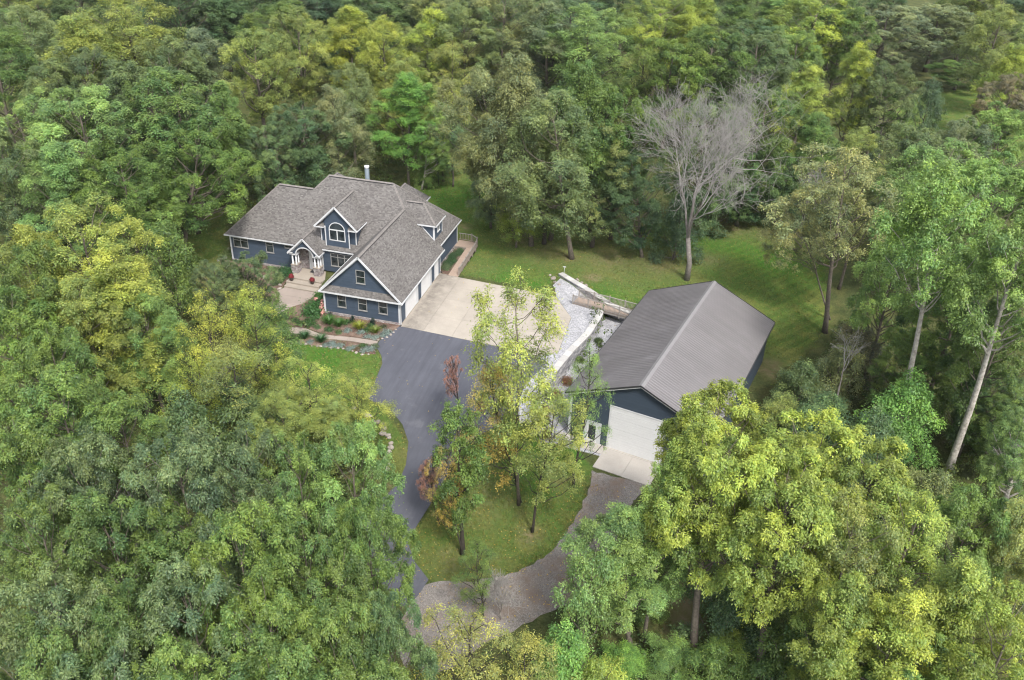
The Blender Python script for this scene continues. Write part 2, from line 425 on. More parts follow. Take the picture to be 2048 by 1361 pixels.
WALL_LOW = [(20.55, 10.2), (20.6, 8.6), (20.1, 4.4), (18.95, 0.0), (18.35, -3.2), (17.75, -6.9), (17.9, -10.0), (18.9, -13.2)]
WALL_UP = [(14.2, 17.4), (18.7, 13.9), (21.3, 11.6), (25.4, 9.6)]
LOW_POLY = [(14.6, 17.0), (18.7, 13.9), (21.3, 11.6), (25.4, 9.6), (26.2, 11.0), (33, 13), (46, 22), (75, 20), (75, -30), (28, -34),
            (19.5, -20), (18.9, -13.2), (17.9, -10.0), (17.75, -6.9), (18.35, -3.2), (18.95, 0.0), (20.1, 4.4), (20.6, 8.6), (20.55, 10.2), (15.6, 13.0)]
def _sm(t):
    t = np.clip(t, 0, 1); return t * t * (3 - 2 * t)
def _segd(x, y, P, closed):
    d = np.full(np.shape(x), 1e9)
    n = len(P)
    for i in range(n if closed else n - 1):
        ax, ay = P[i]; bx, by = P[(i + 1) % n]
        vx, vy = bx - ax, by - ay
        t = np.clip(((x - ax) * vx + (y - ay) * vy) / (vx * vx + vy * vy), 0, 1)
        d = np.minimum(d, np.hypot(x - ax - t * vx, y - ay - t * vy))
    return d
def _inside(x, y, P):
    c = np.zeros(np.shape(x), bool); n = len(P)
    for i in range(n):
        ax, ay = P[i]; bx, by = P[(i + 1) % n]
        if ay == by: continue
        c ^= ((ay > y) != (by > y)) & (x < (bx - ax) * (y - ay) / (by - ay) + ax)
    return c
def terrain(x, y):
    x = np.asarray(x, float); y = np.asarray(y, float)
    U = -3.2 * _sm((-5 - y) / 27) - np.maximum(0.52 * _sm((-9.1 - x) / .9) * np.maximum(_sm((7.4 - y) / 1.7), _sm((-16.8 - x) / .5) * _sm((24 - y) / 5)),
                                               .26 * _sm((-.6 - x) / 6) * _sm((.15 - y) / .3)) - 0.6 * _sm((-26 - x) / 10)
    U = U + 0.25 * np.sin(x * .11 + 1) * np.sin(y * .09) * _sm((y - 26) / 15) - 2.0 * _sm((y - 70) / 90)
    L = -2.5 + 1.35 * _sm((y + 9) / 15) * _sm((32 - x) / 4) - 0.75 * _sm((-17 - y) / 14)
    sd = np.where(_inside(x, y, LOW_POLY), 1, -1) * _segd(x, y, LOW_POLY, True)
    dw = np.minimum(_segd(x, y, WALL_LOW, False), _segd(x, y, WALL_UP, False))
    w = np.clip(dw * .5, .1, 9)
    m = _sm(.5 + sd / (2 * w))
    m = m * _sm(((x - 15) * .75 - (y - 15.2) * .66) / 6.5)
    return U * (1 - m) + np.minimum(U, L) * m


def th(x, y): return float(terrain(x, y))

# ------------------------------------------------------------------ the ground
def pd(X, Y, P):
    """signed distance to polygon, positive inside"""
    return np.where(_inside(X, Y, P), 1, -1) * _segd(X, Y, P, True)
def soft(X, Y, P, w): return _sm(.5 + pd(X, Y, P) / (2 * w))
def axis(*segs):
    out = []
    for a, b, st in segs: out += list(np.arange(a, b, st))
    return np.array(out + [segs[-1][1]])
gx = axis((-900, -200, 70), (-200, -60, 5), (-60, -30, 1.5), (-30, 12, .5), (12, 27, .22), (27, 60, .6), (60, 160, 4), (160, 900, 70))
gy = axis((-500, -80, 60), (-80, -50, 3), (-50, -18, .6), (-18, 20, .22), (20, 70, .8), (70, 330, 5), (330, 1500, 80))
GX, GY = np.meshgrid(gx, gy)
GZ = terrain(GX, GY)
LAWN_BACK = [(-0.6, 20.01), (-3.72, 22.15), (-8.33, 31.09), (-14.3, 36.86), (-15.73, 47.1), (-12.81, 55.76), (-6.27, 51.18), (2.34, 34.84), (8.14, 34.99), (18.68, 31.52), (24.58, 38.77), (32.62, 43.13), (40.27, 42.23), (46.08, 32.78), (46.59, 19.66), (43.2, 10.57), (40.29, 5.49), (37.87, 6.77), (26, -1), (24, 6), (21.5, 11), (14, 17), (13, 13), (1, 14), (-1, 22), (-10, 28), (-20, 24)]
LAWN_FRONT = [(-10.53, -4.45), (-3.7, -5.28), (0.38, -6.25), (2.12, -13.2), (6.16, -16.3), (8.05, -18.69), (8.41, -22.22), (7.01, -22.29), (2.08, -18.62), (-3.65, -17.29), (-9.41, -14.38), (-11.61, -8.06)]
ISLAND = [(14.93, -12.7), (18.82, -12.2), (21.12, -11.48), (24.63, -14.69), (24.24, -21.95), (23.06, -26.33), (20.45, -29.23), (15.04, -31.89), (13.37, -30.74), (10.87, -28.69), (12.49, -23.2), (13.83, -15.65)]
MEADOW = [(58.72, 84.97), (62.86, 116.93), (68.01, 127.79), (87.14, 145.17), (90.5, 127.23), (81.83, 86.51), (67.56, 77.55)]
SIDE = [(-24.67, -2.3), (-33.65, 7.96), (-37.15, 19.96), (-35.16, 23.23), (-25.21, 6.8), (-22.98, -2.97)]
lawn = np.zeros_like(GX)
for P_, w_ in ((LAWN_BACK, 3), (LAWN_FRONT, 1.0), (ISLAND, 1.2), (MEADOW, 5), (SIDE, 2.5)):
    lawn = np.maximum(lawn, soft(GX, GY, P_, w_))
lawn = np.maximum(lawn, soft(GX, GY, [(32.69, -24.6), (36.47, -21.35), (36.47, -31.59), (31.88, -33.43)], 2) * .9)
def blob(x, y, r): return np.exp(-((GX - x) ** 2 + (GY - y) ** 2) / r ** 2)
bare = np.zeros_like(GX)
for (x_, y_), r_, a_ in (((14.32, 22.61), 1.6, 1), ((6.81, 26.1), 2.5, .8), ((11.36, 24.09), 4, .6), ((19.19, 24.42), 4.5, .75), ((15.45, 30.39), 4, .5), ((25.54, 25.05), 4, .8), ((31.64, 27.89), 2.5, .7),
                    ((32.83, 39.68), 4, 1), ((38.97, 39.21), 4, .7), ((18.08, 18.16), 1.2, 1.4), ((22.01, 18.78), 3, .35), ((-1.2, 27.23), 1.0, 1), ((20.97, -24.76), 1, 1.1), ((21.92, -17.38), 1.6, .6), ((40.26, 7.53), 2.4, 1.2),
                    ((16.75, -21.51), 3.5, .45), ((26.11, -6.26), 1, .8), ((-26.93, 3.46), 3, .7), ((-23.84, -5.61), 2.5, .8), ((8.49, -18.58), 1.2, .6), ((34.25, -27.81), 3.5, 1.1), ((4.39, 15.69), 2.5, .4), ((-10.84, 51.09), 5, .6), ((-11.81, 43.05), 2, .6),
                    ((34.13, -30.34), 2.2, 1.2), ((15.52, -29.58), 2.0, .5), ((34.77, 42.06), 3, .5), ((18.63, -28.69), 2.0, .3)):
    bare = np.maximum(bare, a_ * blob(x_, y_, r_))
bare = np.clip(bare, 0, 1)
lush = np.zeros_like(GX)
for (x_, y_), r_ in (((8.04, 14.1), 3.5), ((11.18, 14.05), 3), ((12.83, 13.65), 2.5), ((4.59, 15.04), 2.0), ((21.47, 14.54), 3.5), ((-5.61, -8.58), 5), ((-6.16, 35.74), 6), ((33.97, 31.86), 7), ((-2.09, 37.25), 5), ((20.99, -13.13), 3), ((39.14, 30.46), 6), ((19.01, -18.88), 3)):
    lush = np.maximum(lush, blob(x_, y_, r_))
stripe = soft(GX, GY, [(31.72, 35.98), (46.82, 36.19), (47.64, 14.16), (41.07, 5.74), (36.85, 23.96), (31.64, 27.89)], 3)
ny, nx = GX.shape
idx = np.arange(nx * ny).reshape(ny, nx)
gf = np.stack([idx[:-1, :-1], idx[:-1, 1:], idx[1:, 1:], idx[1:, :-1]], -1).reshape(-1, 4)
me = np_mesh('ground', np.stack([GX, GY, GZ], -1).reshape(-1, 3), gf, M['ground'], dict(lawn=lawn, bare=bare, lush=lush, stripe=stripe))
me.shade_smooth()
ground = tag(link('ground', me), kind='structure')

def smooth_poly(P, it=2):
    for _ in range(it):
        Q = []
        for i in range(len(P)):
            a, b_ = P[i], P[(i + 1) % len(P)]
            Q += [(a[0] * .75 + b_[0] * .25, a[1] * .75 + b_[1] * .25), (a[0] * .25 + b_[0] * .75, a[1] * .25 + b_[1] * .75)]
        P = Q
    return P
def drape(name, P, mat, off, res=.5, parent=None, kind='structure', edge=.12):
    """polygon laid over the terrain, off metres above it, with a skirt going down edge metres"""
    A = np.array(P)
    xs = np.arange(A[:, 0].min(), A[:, 0].max(), res); ys = np.arange(A[:, 1].min(), A[:, 1].max(), res)
    X, Y = np.meshgrid(xs, ys); X = X.ravel(); Y = Y.ravel()
    k = pd(X, Y, P) > res * .45
    bp = []
    for i in range(len(P)):
        a = np.array(P[i]); b_ = np.array(P[(i + 1) % len(P)]); n = max(1, int(np.hypot(*(b_ - a)) / res))
        for j in range(n): bp.append(tuple(a + (b_ - a) * j / n))
    nb = len(bp)
    pts = [Vector(p) for p in bp] + [Vector((x, y)) for x, y in zip(X[k], Y[k])]
    vs, es, fs, _, _, _ = delaunay_2d_cdt(pts, [(i, (i + 1) % nb) for i in range(nb)], [list(range(nb))], 1, 1e-5)
    V = np.array([(v.x, v.y) for v in vs]); Z = terrain(V[:, 0], V[:, 1]) + off
    mb = MB(); mb.v = [(float(a), float(b_), float(c)) for (a, b_), c in zip(V, Z)]; mb.f = [tuple(f) for f in fs]
    cnt = {}
    for f in mb.f:
        for i in range(len(f)):
            e = (f[i], f[(i + 1) % len(f)]); cnt[e] = 1
    for (a, b_) in list(cnt):
        if (b_, a) not in cnt:
            n = len(mb.v); pa, pb = mb.v[a], mb.v[b_]
            mb.v += [(pa[0], pa[1], pa[2] - edge), (pb[0], pb[1], pb[2] - edge)]; mb.f.append((b_, a, n, n + 1))
    o = mb.build(name, mat, parent)
    if kind and parent is None: tag(o, kind=kind)
    return o

# asphalt drive
ASPH = [(-.02, -.32), (2.5, -.42), (6.5, -.72), (10.66, -.99), (15.6, -1.62), (17.2, -2.4), (15.93, -7.06), (15.86, -10.67), (14.74, -13.77), (12.93, -15.88), (12.3, -19.15), (12.03, -21.88), (11.83, -23.94), (11.53, -26.28), (11.38, -28.27),
        (12.71, -30.11), (14.38, -31.54), (14.19, -33.22), (13.67, -34.68), (12.23, -34.34), (9.52, -31.32), (7.26, -28.01), (7.22, -25.15), (8.3, -22.54), (8.21, -20.18), (7.49, -17.58), (6.16, -15.63), (4.64, -14.32), (3.38, -13.73), (1.79, -13.28), (1.14, -12.35), (1.38, -10.98), (0.99, -7.75), (0.35, -6.45), (-0.85, -5.01), (-0.93, -3.97), (-0.79, -2.63), (-0.34, -1.59)]
drape('asphalt_driveway', ASPH, M['asphalt'], .035, .5)
# low dark kerb edging along the inner curve of the drive is the asphalt's own edge
# gravel
GDR = smooth_poly([(24.44, -15.13), (24.62, -15.37), (29.48, -15.62), (29.52, -15.9), (28.59, -18.78), (27.94, -22.03), (27.79, -26.01), (26.76, -29.21), (25, -31.28), (23.14, -33.37), (20.12, -36.46), (18.77, -39.37), (16.27, -40.76), (14.32, -38.65), (13.85, -35.9), (13.73, -34.51), (14.38, -31.54), (17.23, -30.97), (20.45, -29.23), (21.74, -27.79), (23.04, -26.23), (23.78, -23.88), (24.33, -21.3), (24.68, -18.62)], 2)
def rough_edge(P, amp, step=.5, seed=3):
    r_ = random.Random(seed); out = []
    for a, b in zip(P, P[1:] + P[:1]):
        L = math.dist(a, b); n = max(1, int(L / step))
        for k in range(n):
            t = k / n; out.append((a[0] + (b[0] - a[0]) * t + r_.uniform(-amp, amp), a[1] + (b[1] - a[1]) * t + r_.uniform(-amp, amp)))
    return out
GDR = rough_edge(GDR, .14)
drape('gravel_driveway', GDR, M['drive_gravel'], .02, .5, edge=.06)
WG = [(14.31, 13.88), (14.9, 11.85), (17.63, 7.5), (17.84, -.29), (15.7, -1.7), (17.2, -2.4), (15.93, -7.06), (16.09, -10.6), (16.94, -12.87), (18.73, -14.14), (18.2, -13.0), (17.5, -10.0), (17.35, -6.9), (17.95, -3.2), (18.55, 0.1), (19.7, 4.4), (20.2, 8.6), (20.4, 10.6), (20.9, 11.4), (18.6, 13.5), (14.4, 16.6), (13.9, 14.5)]
drape('upper_gravel', WG, M['white_gravel'], .03, .45, edge=.08)
WGL = [(20.95, 10.9), (20.85, 8.6), (20.35, 4.4), (19.2, 0.0), (18.6, -3.2), (18.0, -6.9), (18.15, -9.6), (19.0, -12.6), (20.2, -12.4), (21.4, -12.6), (25.5, -13), (26.5, -5), (28, 4), (28.4, 9.3), (25.2, 9.3), (21.6, 10.95)]
drape('lower_gravel', WGL, M['white_gravel'], .03, .45, edge=.08)
# mulch beds
drape('mulch_bed', smooth_poly([(-26.4, 9.2), (-17.0, 9.2), (-17.0, 5.6), (-16.7, 4.6), (-16.9, 3.2), (-15.6, 1.4), (-16.4, .6), (-19.5, 4.8), (-24.5, 7.4), (-27.4, 8.6)], 1), M['mulch'], .03, .4, edge=.05)
drape('mulch_bed', [(-12.6, 5.4), (-12.4, 3.1), (-12.95, 1.4), (-15.2, 1.6), (-13.2, -.8), (-12.5, -3.3), (-10.6, -3.0), (-7.7, -4.0), (-4.35, -3.7), (-1.3, -3.85), (-.5, -2.8), (-.1, -1.6), (-.05, .05), (-9.1, .05), (-9.1, 5.4)], M['mulch'], .03, .4, edge=.05)
drape('mulch_bed', [(-12.3, -4.3), (-10.5, -4.6), (-7.4, -4.9), (-4.0, -4.65), (-1.0, -4.9), (-.75, -5.6), (-.3, -6.4), (-1.6, -6.6), (-4.2, -6.1), (-7.6, -6.4), (-11.9, -6.3), (-13.4, -5.6)], M['mulch'], .03, .4, edge=.05)
drape('mulch_bed', [(-.2, 13.5), (1.1, 13.0), (1.15, 20.4), (-.3, 20.4)], M['mulch'], .03, .4, edge=.05)

# concrete apron in panels with open joints
apron = empty('concrete_driveway', (8, 6, 0), kind='structure')
AP = [(.02, -.28), (10.66, -.94), (15.6, -1.55), (17.8, -.29), (17.6, 7.5), (14.85, 11.8), (2.5, 12.86), (.02, 13.2)]
def clip_half(P, nx_, ny_, c):
    out = []
    for i in range(len(P)):
        a, b_ = P[i], P[(i + 1) % len(P)]
        da, db = a[0] * nx_ + a[1] * ny_ - c, b_[0] * nx_ + b_[1] * ny_ - c
        if da >= 0: out.append(a)
        if da * db < 0:
            t = da / (da - db); out.append((a[0] + (b_[0] - a[0]) * t, a[1] + (b_[1] - a[1]) * t))
    return out
xs_ = [-.1, 2.75, 6.1, 9.5, 12.9, 18]; ys_ = [-2, 3.1, 7.2, 10.2, 14]
for i in range(5):
    for j in range(4):
        P_ = clip_half(clip_half(clip_half(clip_half(AP, 1, 0, xs_[i] + .012), -1, 0, -xs_[i + 1] + .012), 0, 1, ys_[j] + .012), 0, -1, -ys_[j + 1] + .012)
        if len(P_) > 2: MB().prism(P_, -.1, .05).build('concrete_panel', M['concrete'], apron)

# ------------------------------------------------------------------ building helpers
def span_at(P, v):
    """u-intervals of 2-D polygon P at height v"""
    xs = []
    for i in range(len(P)):
        (a, b), (c, d) = P[i], P[(i + 1) % len(P)]
        if (b > v) != (d > v): xs.append(a + (c - a) * (v - b) / (d - b))
    xs.sort(); return list(zip(xs[::2], xs[1::2]))

def siding(parent, o, u, n, P, mat, row=.15, name='clapboard'):
    """lapped boards on a vertical wall: o origin, u unit along the wall, n outward normal, P polygon in (u, z)"""
    o = Vector(o); u = Vector(u); n = Vector(n); mb = MB()
    z0 = min(p[1] for p in P); z1 = max(p[1] for p in P); z = z0
    up = Vector((0, 0, 1))
    while z < z1 - .01:
        zt = min(z + row, z1)
        lo, hi = span_at(P, z + .002), span_at(P, zt - .002)
        if not hi: hi = [((a + b) / 2, (a + b) / 2) for a, b in lo]
        if len(lo) == len(hi):
            for (a, b), (c, d) in zip(lo, hi):
                # long runs are cut into boards of uneven length
                cuts = [0, 1] if b - a < 3.8 else sorted({0, 1, *[round((k + rnd.uniform(-.2, .2)) / int((b - a) / 3.2), 3) for k in range(1, int((b - a) / 3.2))]})
                for s0, s1 in zip(cuts, cuts[1:]):
                    g_ = .003
                    A = o + u * (a + (b - a) * s0 + g_) + up * z + n * .024; B = o + u * (a + (b - a) * s1 - g_) + up * z + n * .024
                    C_ = o + u * (c + (d - c) * s1 - g_) + up * zt + n * .007; D = o + u * (c + (d - c) * s0 + g_) + up * zt + n * .007
                    mb.add([A, B, C_, D, A - n * .022, B - n * .022], [(0, 1, 2, 3), (4, 5, 1, 0)])
        z += row
    return mb.build(name, mat, parent, kind='stuff')

def wall(parent, o, u, n, P, mat, th=.12, boards=True):
    o_, u_, n_ = Vector(o), Vector(u), Vector(n)
    pts = [o_ + u_ * a + Vector((0, 0, b)) for a, b in P]
    w = MB().slab(pts, n_, th).build('wall', mat, parent)
    if boards: siding(parent, o, u, n, P, mat)
    return w

def shingled(parent, poly, eave_dir, th=.14, row=.145, tab=.27, name='roof'):
    """planar roof slope: deck slab plus individually laid shingle tabs"""
    p = [Vector(q) for q in poly]
    u = Vector(eave_dir).normalized()
    nrm = Vector()
    for i in range(len(p)): nrm += p[i].cross(p[(i + 1) % len(p)])
    nrm.normalize()
    if nrm.z < 0: nrm = -nrm
    v = nrm.cross(u).normalized()
    if v.z < 0: v = -v
    o = p[0]
    P2 = [((q - o).dot(u), (q - o).dot(v)) for q in p]
    deck = MB().slab(p, nrm, th).build(name, M['mortar_dark'], parent)
    mb = MB(); z0 = min(q[1] for q in P2); z1 = max(q[1] for q in P2); z = z0; r = 0
    while z < z1 - .03:
        zt = min(z + row, z1)
        for a, b in span_at(P2, (z + zt) / 2):
            x = a; first = True
            while x < b - .001:
                w = tab * rnd.uniform(.55, 1.3)
                if first: w *= rnd.uniform(.3, 1); first = False
                x2 = min(x + w, b)
                h = .012 + rnd.random() * .010
                A = o + u * (x + .004) + v * z + nrm * h; B = o + u * (x2 - .004) + v * z + nrm * h
                C_ = o + u * (x2 - .004) + v * (zt + .02) + nrm * .004; D = o + u * (x + .004) + v * (zt + .02) + nrm * .004
                mb.add([A, B, C_, D, A - nrm * h, B - nrm * h], [(0, 1, 2, 3), (4, 5, 1, 0)])
                x = x2
        z += row; r += 1
    mb.build('shingle', M['shingle'], deck, kind='stuff')
    return deck
M['mortar_dark'] = simple('dark_roof_deck', (.10, .095, .09), .9, .1, 5)

def ridge_cap(parent, a, b, w=.17, vent=True, lift=.05):
    """row of folded cap shingles from a to b, on a raised vent where vent is set"""
    a, b = Vector(a), Vector(b); d = (b - a); L = d.length; d.normalize()
    s = d.cross(Vector((0, 0, 1))).normalized(); up = s.cross(d).normalized()
    mb = MB(); n = max(1, int(L / .26))
    if vent:
        vb = MB(); w0 = w * 1.02
        for k in (0,):
            A, B = a + up * (lift - .03), b + up * (lift - .03)
            vb.add([A - s * w0 - up * (w0 * .62 + .07), A + up * 0, A + s * w0 - up * (w0 * .62 + .07), B - s * w0 - up * (w0 * .62 + .07), B, B + s * w0 - up * (w0 * .62 + .07)],
                   [(0, 1, 4, 3), (1, 2, 5, 4), (0, 2, 1), (3, 4, 5)])
        vb.build('ridge_vent', M['black'], parent)
    for k in range(n):
        A = a + d * (L * k / n); B = a + d * (L * (k + 1) / n + .03); h = lift + .012; h2 = lift + .002
        dz = w * .60 if vent else w * .55
        mb.add([A - s * w + up * (h - dz), A + up * h, A + s * w + up * (h - dz), B - s * w + up * (h2 - dz), B + up * h2, B + s * w + up * (h2 - dz)], [(0, 1, 4, 3), (1, 2, 5, 4)])
    mb.build('ridge_cap', M['cap'], parent, kind='stuff')

def window(parent, o, u, n, w, h, sash=1, cols=1, trans=0, name='window', mat=None):
    """o lower-left corner on the wall face; frame is the part, panes and bars its sub-parts"""
    o, u, n = Vector(o), Vector(u).normalized(), Vector(n).normalized(); up = Vector((0, 0, 1)); mat = mat or M['window_frame']
    t = .07; mb = MB()
    def bar(a0, z0, a1, z1, d0=.0, d1=.065, m=None):
        m = m or mb
        P = [o + u * a + up * z + n * d for d in (d0, d1) for a, z in ((a0, z0), (a1, z0), (a1, z1), (a0, z1))]
        m.add(P, [(3, 2, 1, 0), (4, 5, 6, 7), (0, 1, 5, 4), (1, 2, 6, 5), (2, 3, 7, 6), (3, 0, 4, 7)])
    bar(0, 0, w, t * 1.1); bar(0, h - t, w, h); bar(0, t * 1.1, t, h - t); bar(w - t, t * 1.1, w, h - t)
    f = mb.build(name, mat, parent)
    if name == 'window': 
        s_ = MB(); bar(-.04, -.05, w + .04, -.002, 0, .10, s_); s_.build('sill', mat, f)
    cw = (w - 2 * t) / cols
    for c in range(cols):
        x0 = t + c * cw; x1 = x0 + cw
        if c: 
            b_ = MB(); bar(x0 - .045, t * 1.1, x0 + .045, h - t, 0, .055, b_); b_.build('mullion', mat, f)
        zs = [t * 1.1] + ([t * 1.1 + (h - 2.1 * t) * .5] if sash == 2 else []) + ([h - t - trans] if trans else []) + [h - t]
        for z0, z1 in zip(zs, zs[1:]):
            g_ = MB(); bar(x0 + .02, z0 + .02, x1 - .02, z1 - .02, .006, .030, g_); g_.build('pane', M['glass'], f)
            if z1 < h - t - .01:
                b_ = MB(); bar(x0, z1 - .03, x1, z1 + .03, 0, .05, b_); b_.build('sash_bar', mat, f)
    return f

def stones(parent, o, u, n, w, h, sz=.17, name='stone', depth=.07):
    """irregular stones bedded on a mortar face, joined into one part"""
    o, u, n = Vector(o), Vector(u), Vector(n); up = Vector((0, 0, 1)); mb = MB(); z = 0
    while z < h - .03:
        rh = min(sz * rnd.uniform(.55, 1.0), h - z); x = 0
        if h - z - rh < .05: rh = h - z
        while x < w - .02:
            sw = min(sz * rnd.uniform(.7, 1.8), w - x)
            if w - x - sw < .06: sw = w - x
            d = depth * rnd.uniform(.5, 1.2); g_ = .012
            c = [(x + g_, z + g_), (x + sw - g_, z + g_), (x + sw - g_, z + rh - g_), (x + g_, z + rh - g_)]
            j = lambda k=.12: rnd.uniform(-k, k) * min(sw, rh)
            b0 = [o + u * (a + j()) + up * max(0, b + j()) + n * .003 for a, b in c]
            cx, cz = x + sw / 2, z + rh / 2
            b1 = [o + u * (cx + (a - cx) * .72 + j()) + up * (cz + (b - cz) * .68 + j()) + n * (d * rnd.uniform(.7, 1.1)) for a, b in c]
            mb.add(b0 + b1, [(4, 5, 6, 7), (0, 1, 5, 4), (1, 2, 6, 5), (2, 3, 7, 6), (3, 0, 4, 7)])
            x += sw
        z += rh
    return mb.build(name, M['stone'], parent, kind='stuff')

X_, Y_, Z_ = Vector((1, 0, 0)), Vector((0, 1, 0)), Vector((0, 0, 1))
# ------------------------------------------------------------------ the blue house
house = empty('house', (-13, 12, 0), label='blue sided house with grey shingle hip roof and three garage doors beside the concrete apron', cat='house')
SM = M['siding']
# walls
wall(house, (-9, 0, 0), X_, -Y_, [(0, .28), (9, .28), (9, 3.1), (4.5, 7.6), (0, 3.1)], SM)
wall(house, (0, 0, 0), Y_, X_, [(0, .02), (13.35, .02), (13.35, 3.12), (0, 3.12)], SM)
wall(house, (-9, 0, 0), Y_, -X_, [(0, .28), (9.3, .28), (9.3, 3.1), (0, 3.1)], SM)
wall(house, (-25.9, 9.34, 0), X_, -Y_, [(0, -.22), (9.1, -.22), (9.1, 3.15), (0, 3.15)], SM)
wall(house, (-25.9, 9.34, 0), Y_, -X_, [(0, -.22), (9.8, -.22), (9.8, 3.1), (0, 3.1)], SM)
wall(house, (-13.55, 9.2, 0), X_, -Y_, [(0, .2), (4.5, .2), (4.5, 3.15), (0, 3.15)], SM)
wall(house, (-.5, 13.3, 0), Y_, X_, [(0, .45), (8.3, .45), (8.3, 3.5), (0, 3.5)], SM)
wall(house, (-.5, 21.6, 0), -X_, Y_, [(0, .3), (20.9, .3), (20.9, 3.5), (0, 3.5)], SM, boards=False)
wall(house, (-25.9, 19.1, 0), X_, Y_, [(0, -.3), (5, -.3), (5, 3.1), (0, 3.1)], SM, boards=False)
wall(house, (-6.75, 21.5, 0), Y_, X_, [(0, .3), (6.5, .3), (6.5, 3.3), (0, 3.3)], SM)
wall(house, (-6.75, 28.0, 0), -X_, Y_, [(0, .3), (4.7, .3), (4.7, 3.3), (0, 3.3)], SM, boards=False)
# stone skirting
def skirt(o, u, n, w, h):
    q = Vector(o); pts = [q, q + u * w, q + u * w + Z_ * h, q + Z_ * h]
    base = MB().slab([p + n * .03 for p in pts], n, .16).build('stone_base', M['mortar'], house)
    stones(base, q + n * .032, u, n, w, h, .24)
skirt((-9, 0, -.62), X_, -Y_, 9, .90)
skirt((-25.9, 9.34, -1.2), X_, -Y_, 9.0, .98)
skirt((-25.9, 9.34, -1.2), Y_, -X_, 9.8, .98)
skirt((-9, 0, -.62), Y_, -X_, 9.2, .90)
skirt((-.5, 13.3, -.1), Y_, X_, 8.3, .55)
MB().box(.004, .05, -.1, .09, 13.35, .10).build('foundation_curb', M['step'], house)

# roof slopes (45 degrees throughout)
ze = 3.2
shingled(house, [(.33, -.35, 2.96), (.33, 13.95, 2.96), (-.14, 13.95, 3.43), (-.14, 22.07, 3.43), (-6.6, 15.61, 9.89), (-4.5, 13.51, 7.79), (-4.5, -.35, 7.79)], Y_)
shingled(house, [(-9.33, -.35, 2.96), (-4.5, -.35, 7.79), (-4.5, 13.53, 7.79), (-9.07, 8.94, 3.22), (-9.33, 8.94, 2.96)], Y_)
shingled(house, [(-26.3, 8.94, 3.2), (-9.09, 8.94, 3.2), (-4.5, 13.53, 7.79), (-6.6, 15.63, 9.89), (-14.95, 15.63, 9.89), (-16.38, 14.2, 8.46), (-21.04, 14.2, 8.46)], X_)
shingled(house, [(-26.3, 8.94, 3.2), (-26.3, 19.46, 3.2), (-21.04, 14.2, 8.46)], Y_)
shingled(house, [(-26.3, 19.46, 3.2), (-21.04, 14.2, 8.46), (-16.38, 14.2, 8.46), (-16.38, 19.46, 3.2)], X_)
shingled(house, [(-14.95, 15.63, 9.89), (-16.38, 14.2, 8.46), (-21.4, 19.2, 3.44), (-21.4, 22.07, 3.44)], Y_)
shingled(house, [(-.14, 22.07, 3.43), (-6.6, 15.61, 9.89), (-14.95, 15.61, 9.89), (-21.4, 22.07, 3.43)], X_)
# rear wings
def hip_wing(cx, hw, yr, ze_):
    zr = ze_ + hw
    shingled(house, [(cx + hw, 15 if cx < -12 else 21, ze_), (cx + hw, yr + hw, ze_), (cx, yr, zr), (cx, 15 if cx < -12 else 18.5, zr)], Y_)
    shingled(house, [(cx - hw, 17, ze_), (cx - hw, yr + hw, ze_), (cx, yr, zr), (cx, 15 if cx < -12 else 18.5, zr)], Y_)
    shingled(house, [(cx - hw, yr + hw, ze_), (cx + hw, yr + hw, ze_), (cx, yr, zr)], X_)
    ridge_cap(house, (cx, 17 if cx < -12 else 18.6, zr), (cx, yr, zr))
hip_wing(-9.1, 2.55, 25.75, 3.3)
hip_wing(-16.3, 4.9, 20.7, 3.3)
MB().box(-6.56, 22, 3.13, -6.48, 28.35, 3.30).build('fascia', M['trim'], house)
MB().box(-21, 21.8, -.3, -11.6, 25.2, 3.2).build('rear_bay', SM, house)
# ridges and hips
ridge_cap(house, (-4.5, -.35, 7.79), (-4.5, 13.4, 7.79), .22)
ridge_cap(house, (-21.04, 14.2, 8.46), (-16.5, 14.2, 8.46), .20)
ridge_cap(house, (-14.95, 15.62, 9.89), (-6.6, 15.62, 9.89), .20)
for a_, b_ in (((-26.3, 8.94, 3.2), (-21.04, 14.2, 8.46)), ((-16.38, 14.2, 8.46), (-14.95, 15.62, 9.89)), ((-4.5, 13.53, 7.79), (-6.6, 15.62, 9.89)), ((-.14, 22.07, 3.43), (-6.6, 15.61, 9.89)), ((-26.3, 19.46, 3.2), (-21.04, 14.2, 8.46))):
    ridge_cap(house, a_, b_, .14, vent=False, lift=.03)

# white trim: rakes, fascias, corner boards, pent roof on the garage gable
def board(a, b, w=.05, h=.17, up=(0, 0, 1), name='trim_board', mat=None, parent=None):
    return MB().beam(a, b, w, h, up).build(name, mat or M['trim'], parent or house)
for s in (-1, 1):
    board((-4.5 + s * 4.92, -.40, 2.78), (-4.5, -.40, 7.70), .06, .22, (s, 0, 1), 'rake_board')
    board((-4.5 + s * 4.15, -.035, 3.48), (-4.5, -.035, 7.44), .03, .12, (s, 0, 1), 'frieze_board')
    # soffit under the rake
    MB().slab([(-4.5 + s * 4.8, -.37, 2.80), (-4.5, -.37, 7.60), (-4.5, 0, 7.60), (-4.5 + s * 4.8, 0, 2.80)], (s, 0, 1), .02).build('soffit', M['trim'], house)
shingled(house, [(-9.30, -.38, 2.98), (.30, -.38, 2.98), (-.45, .0, 3.66), (-8.55, 0, 3.66)], X_, th=.05, name='pent_roof')
board((-9.35, -.42, 2.88), (.35, -.42, 2.88), .06, .17, name='fascia')
MB().box(-9.3, -.39, 2.80, .3, 0, 2.825).build('soffit', M['trim'], house)
board((.40, -.38, 2.86), (.40, 13.98, 2.86), .07, .15, name='gutter')
MB().box(.0, -.36, 2.78, .37, 13.9, 2.80).build('soffit', M['trim'], house)
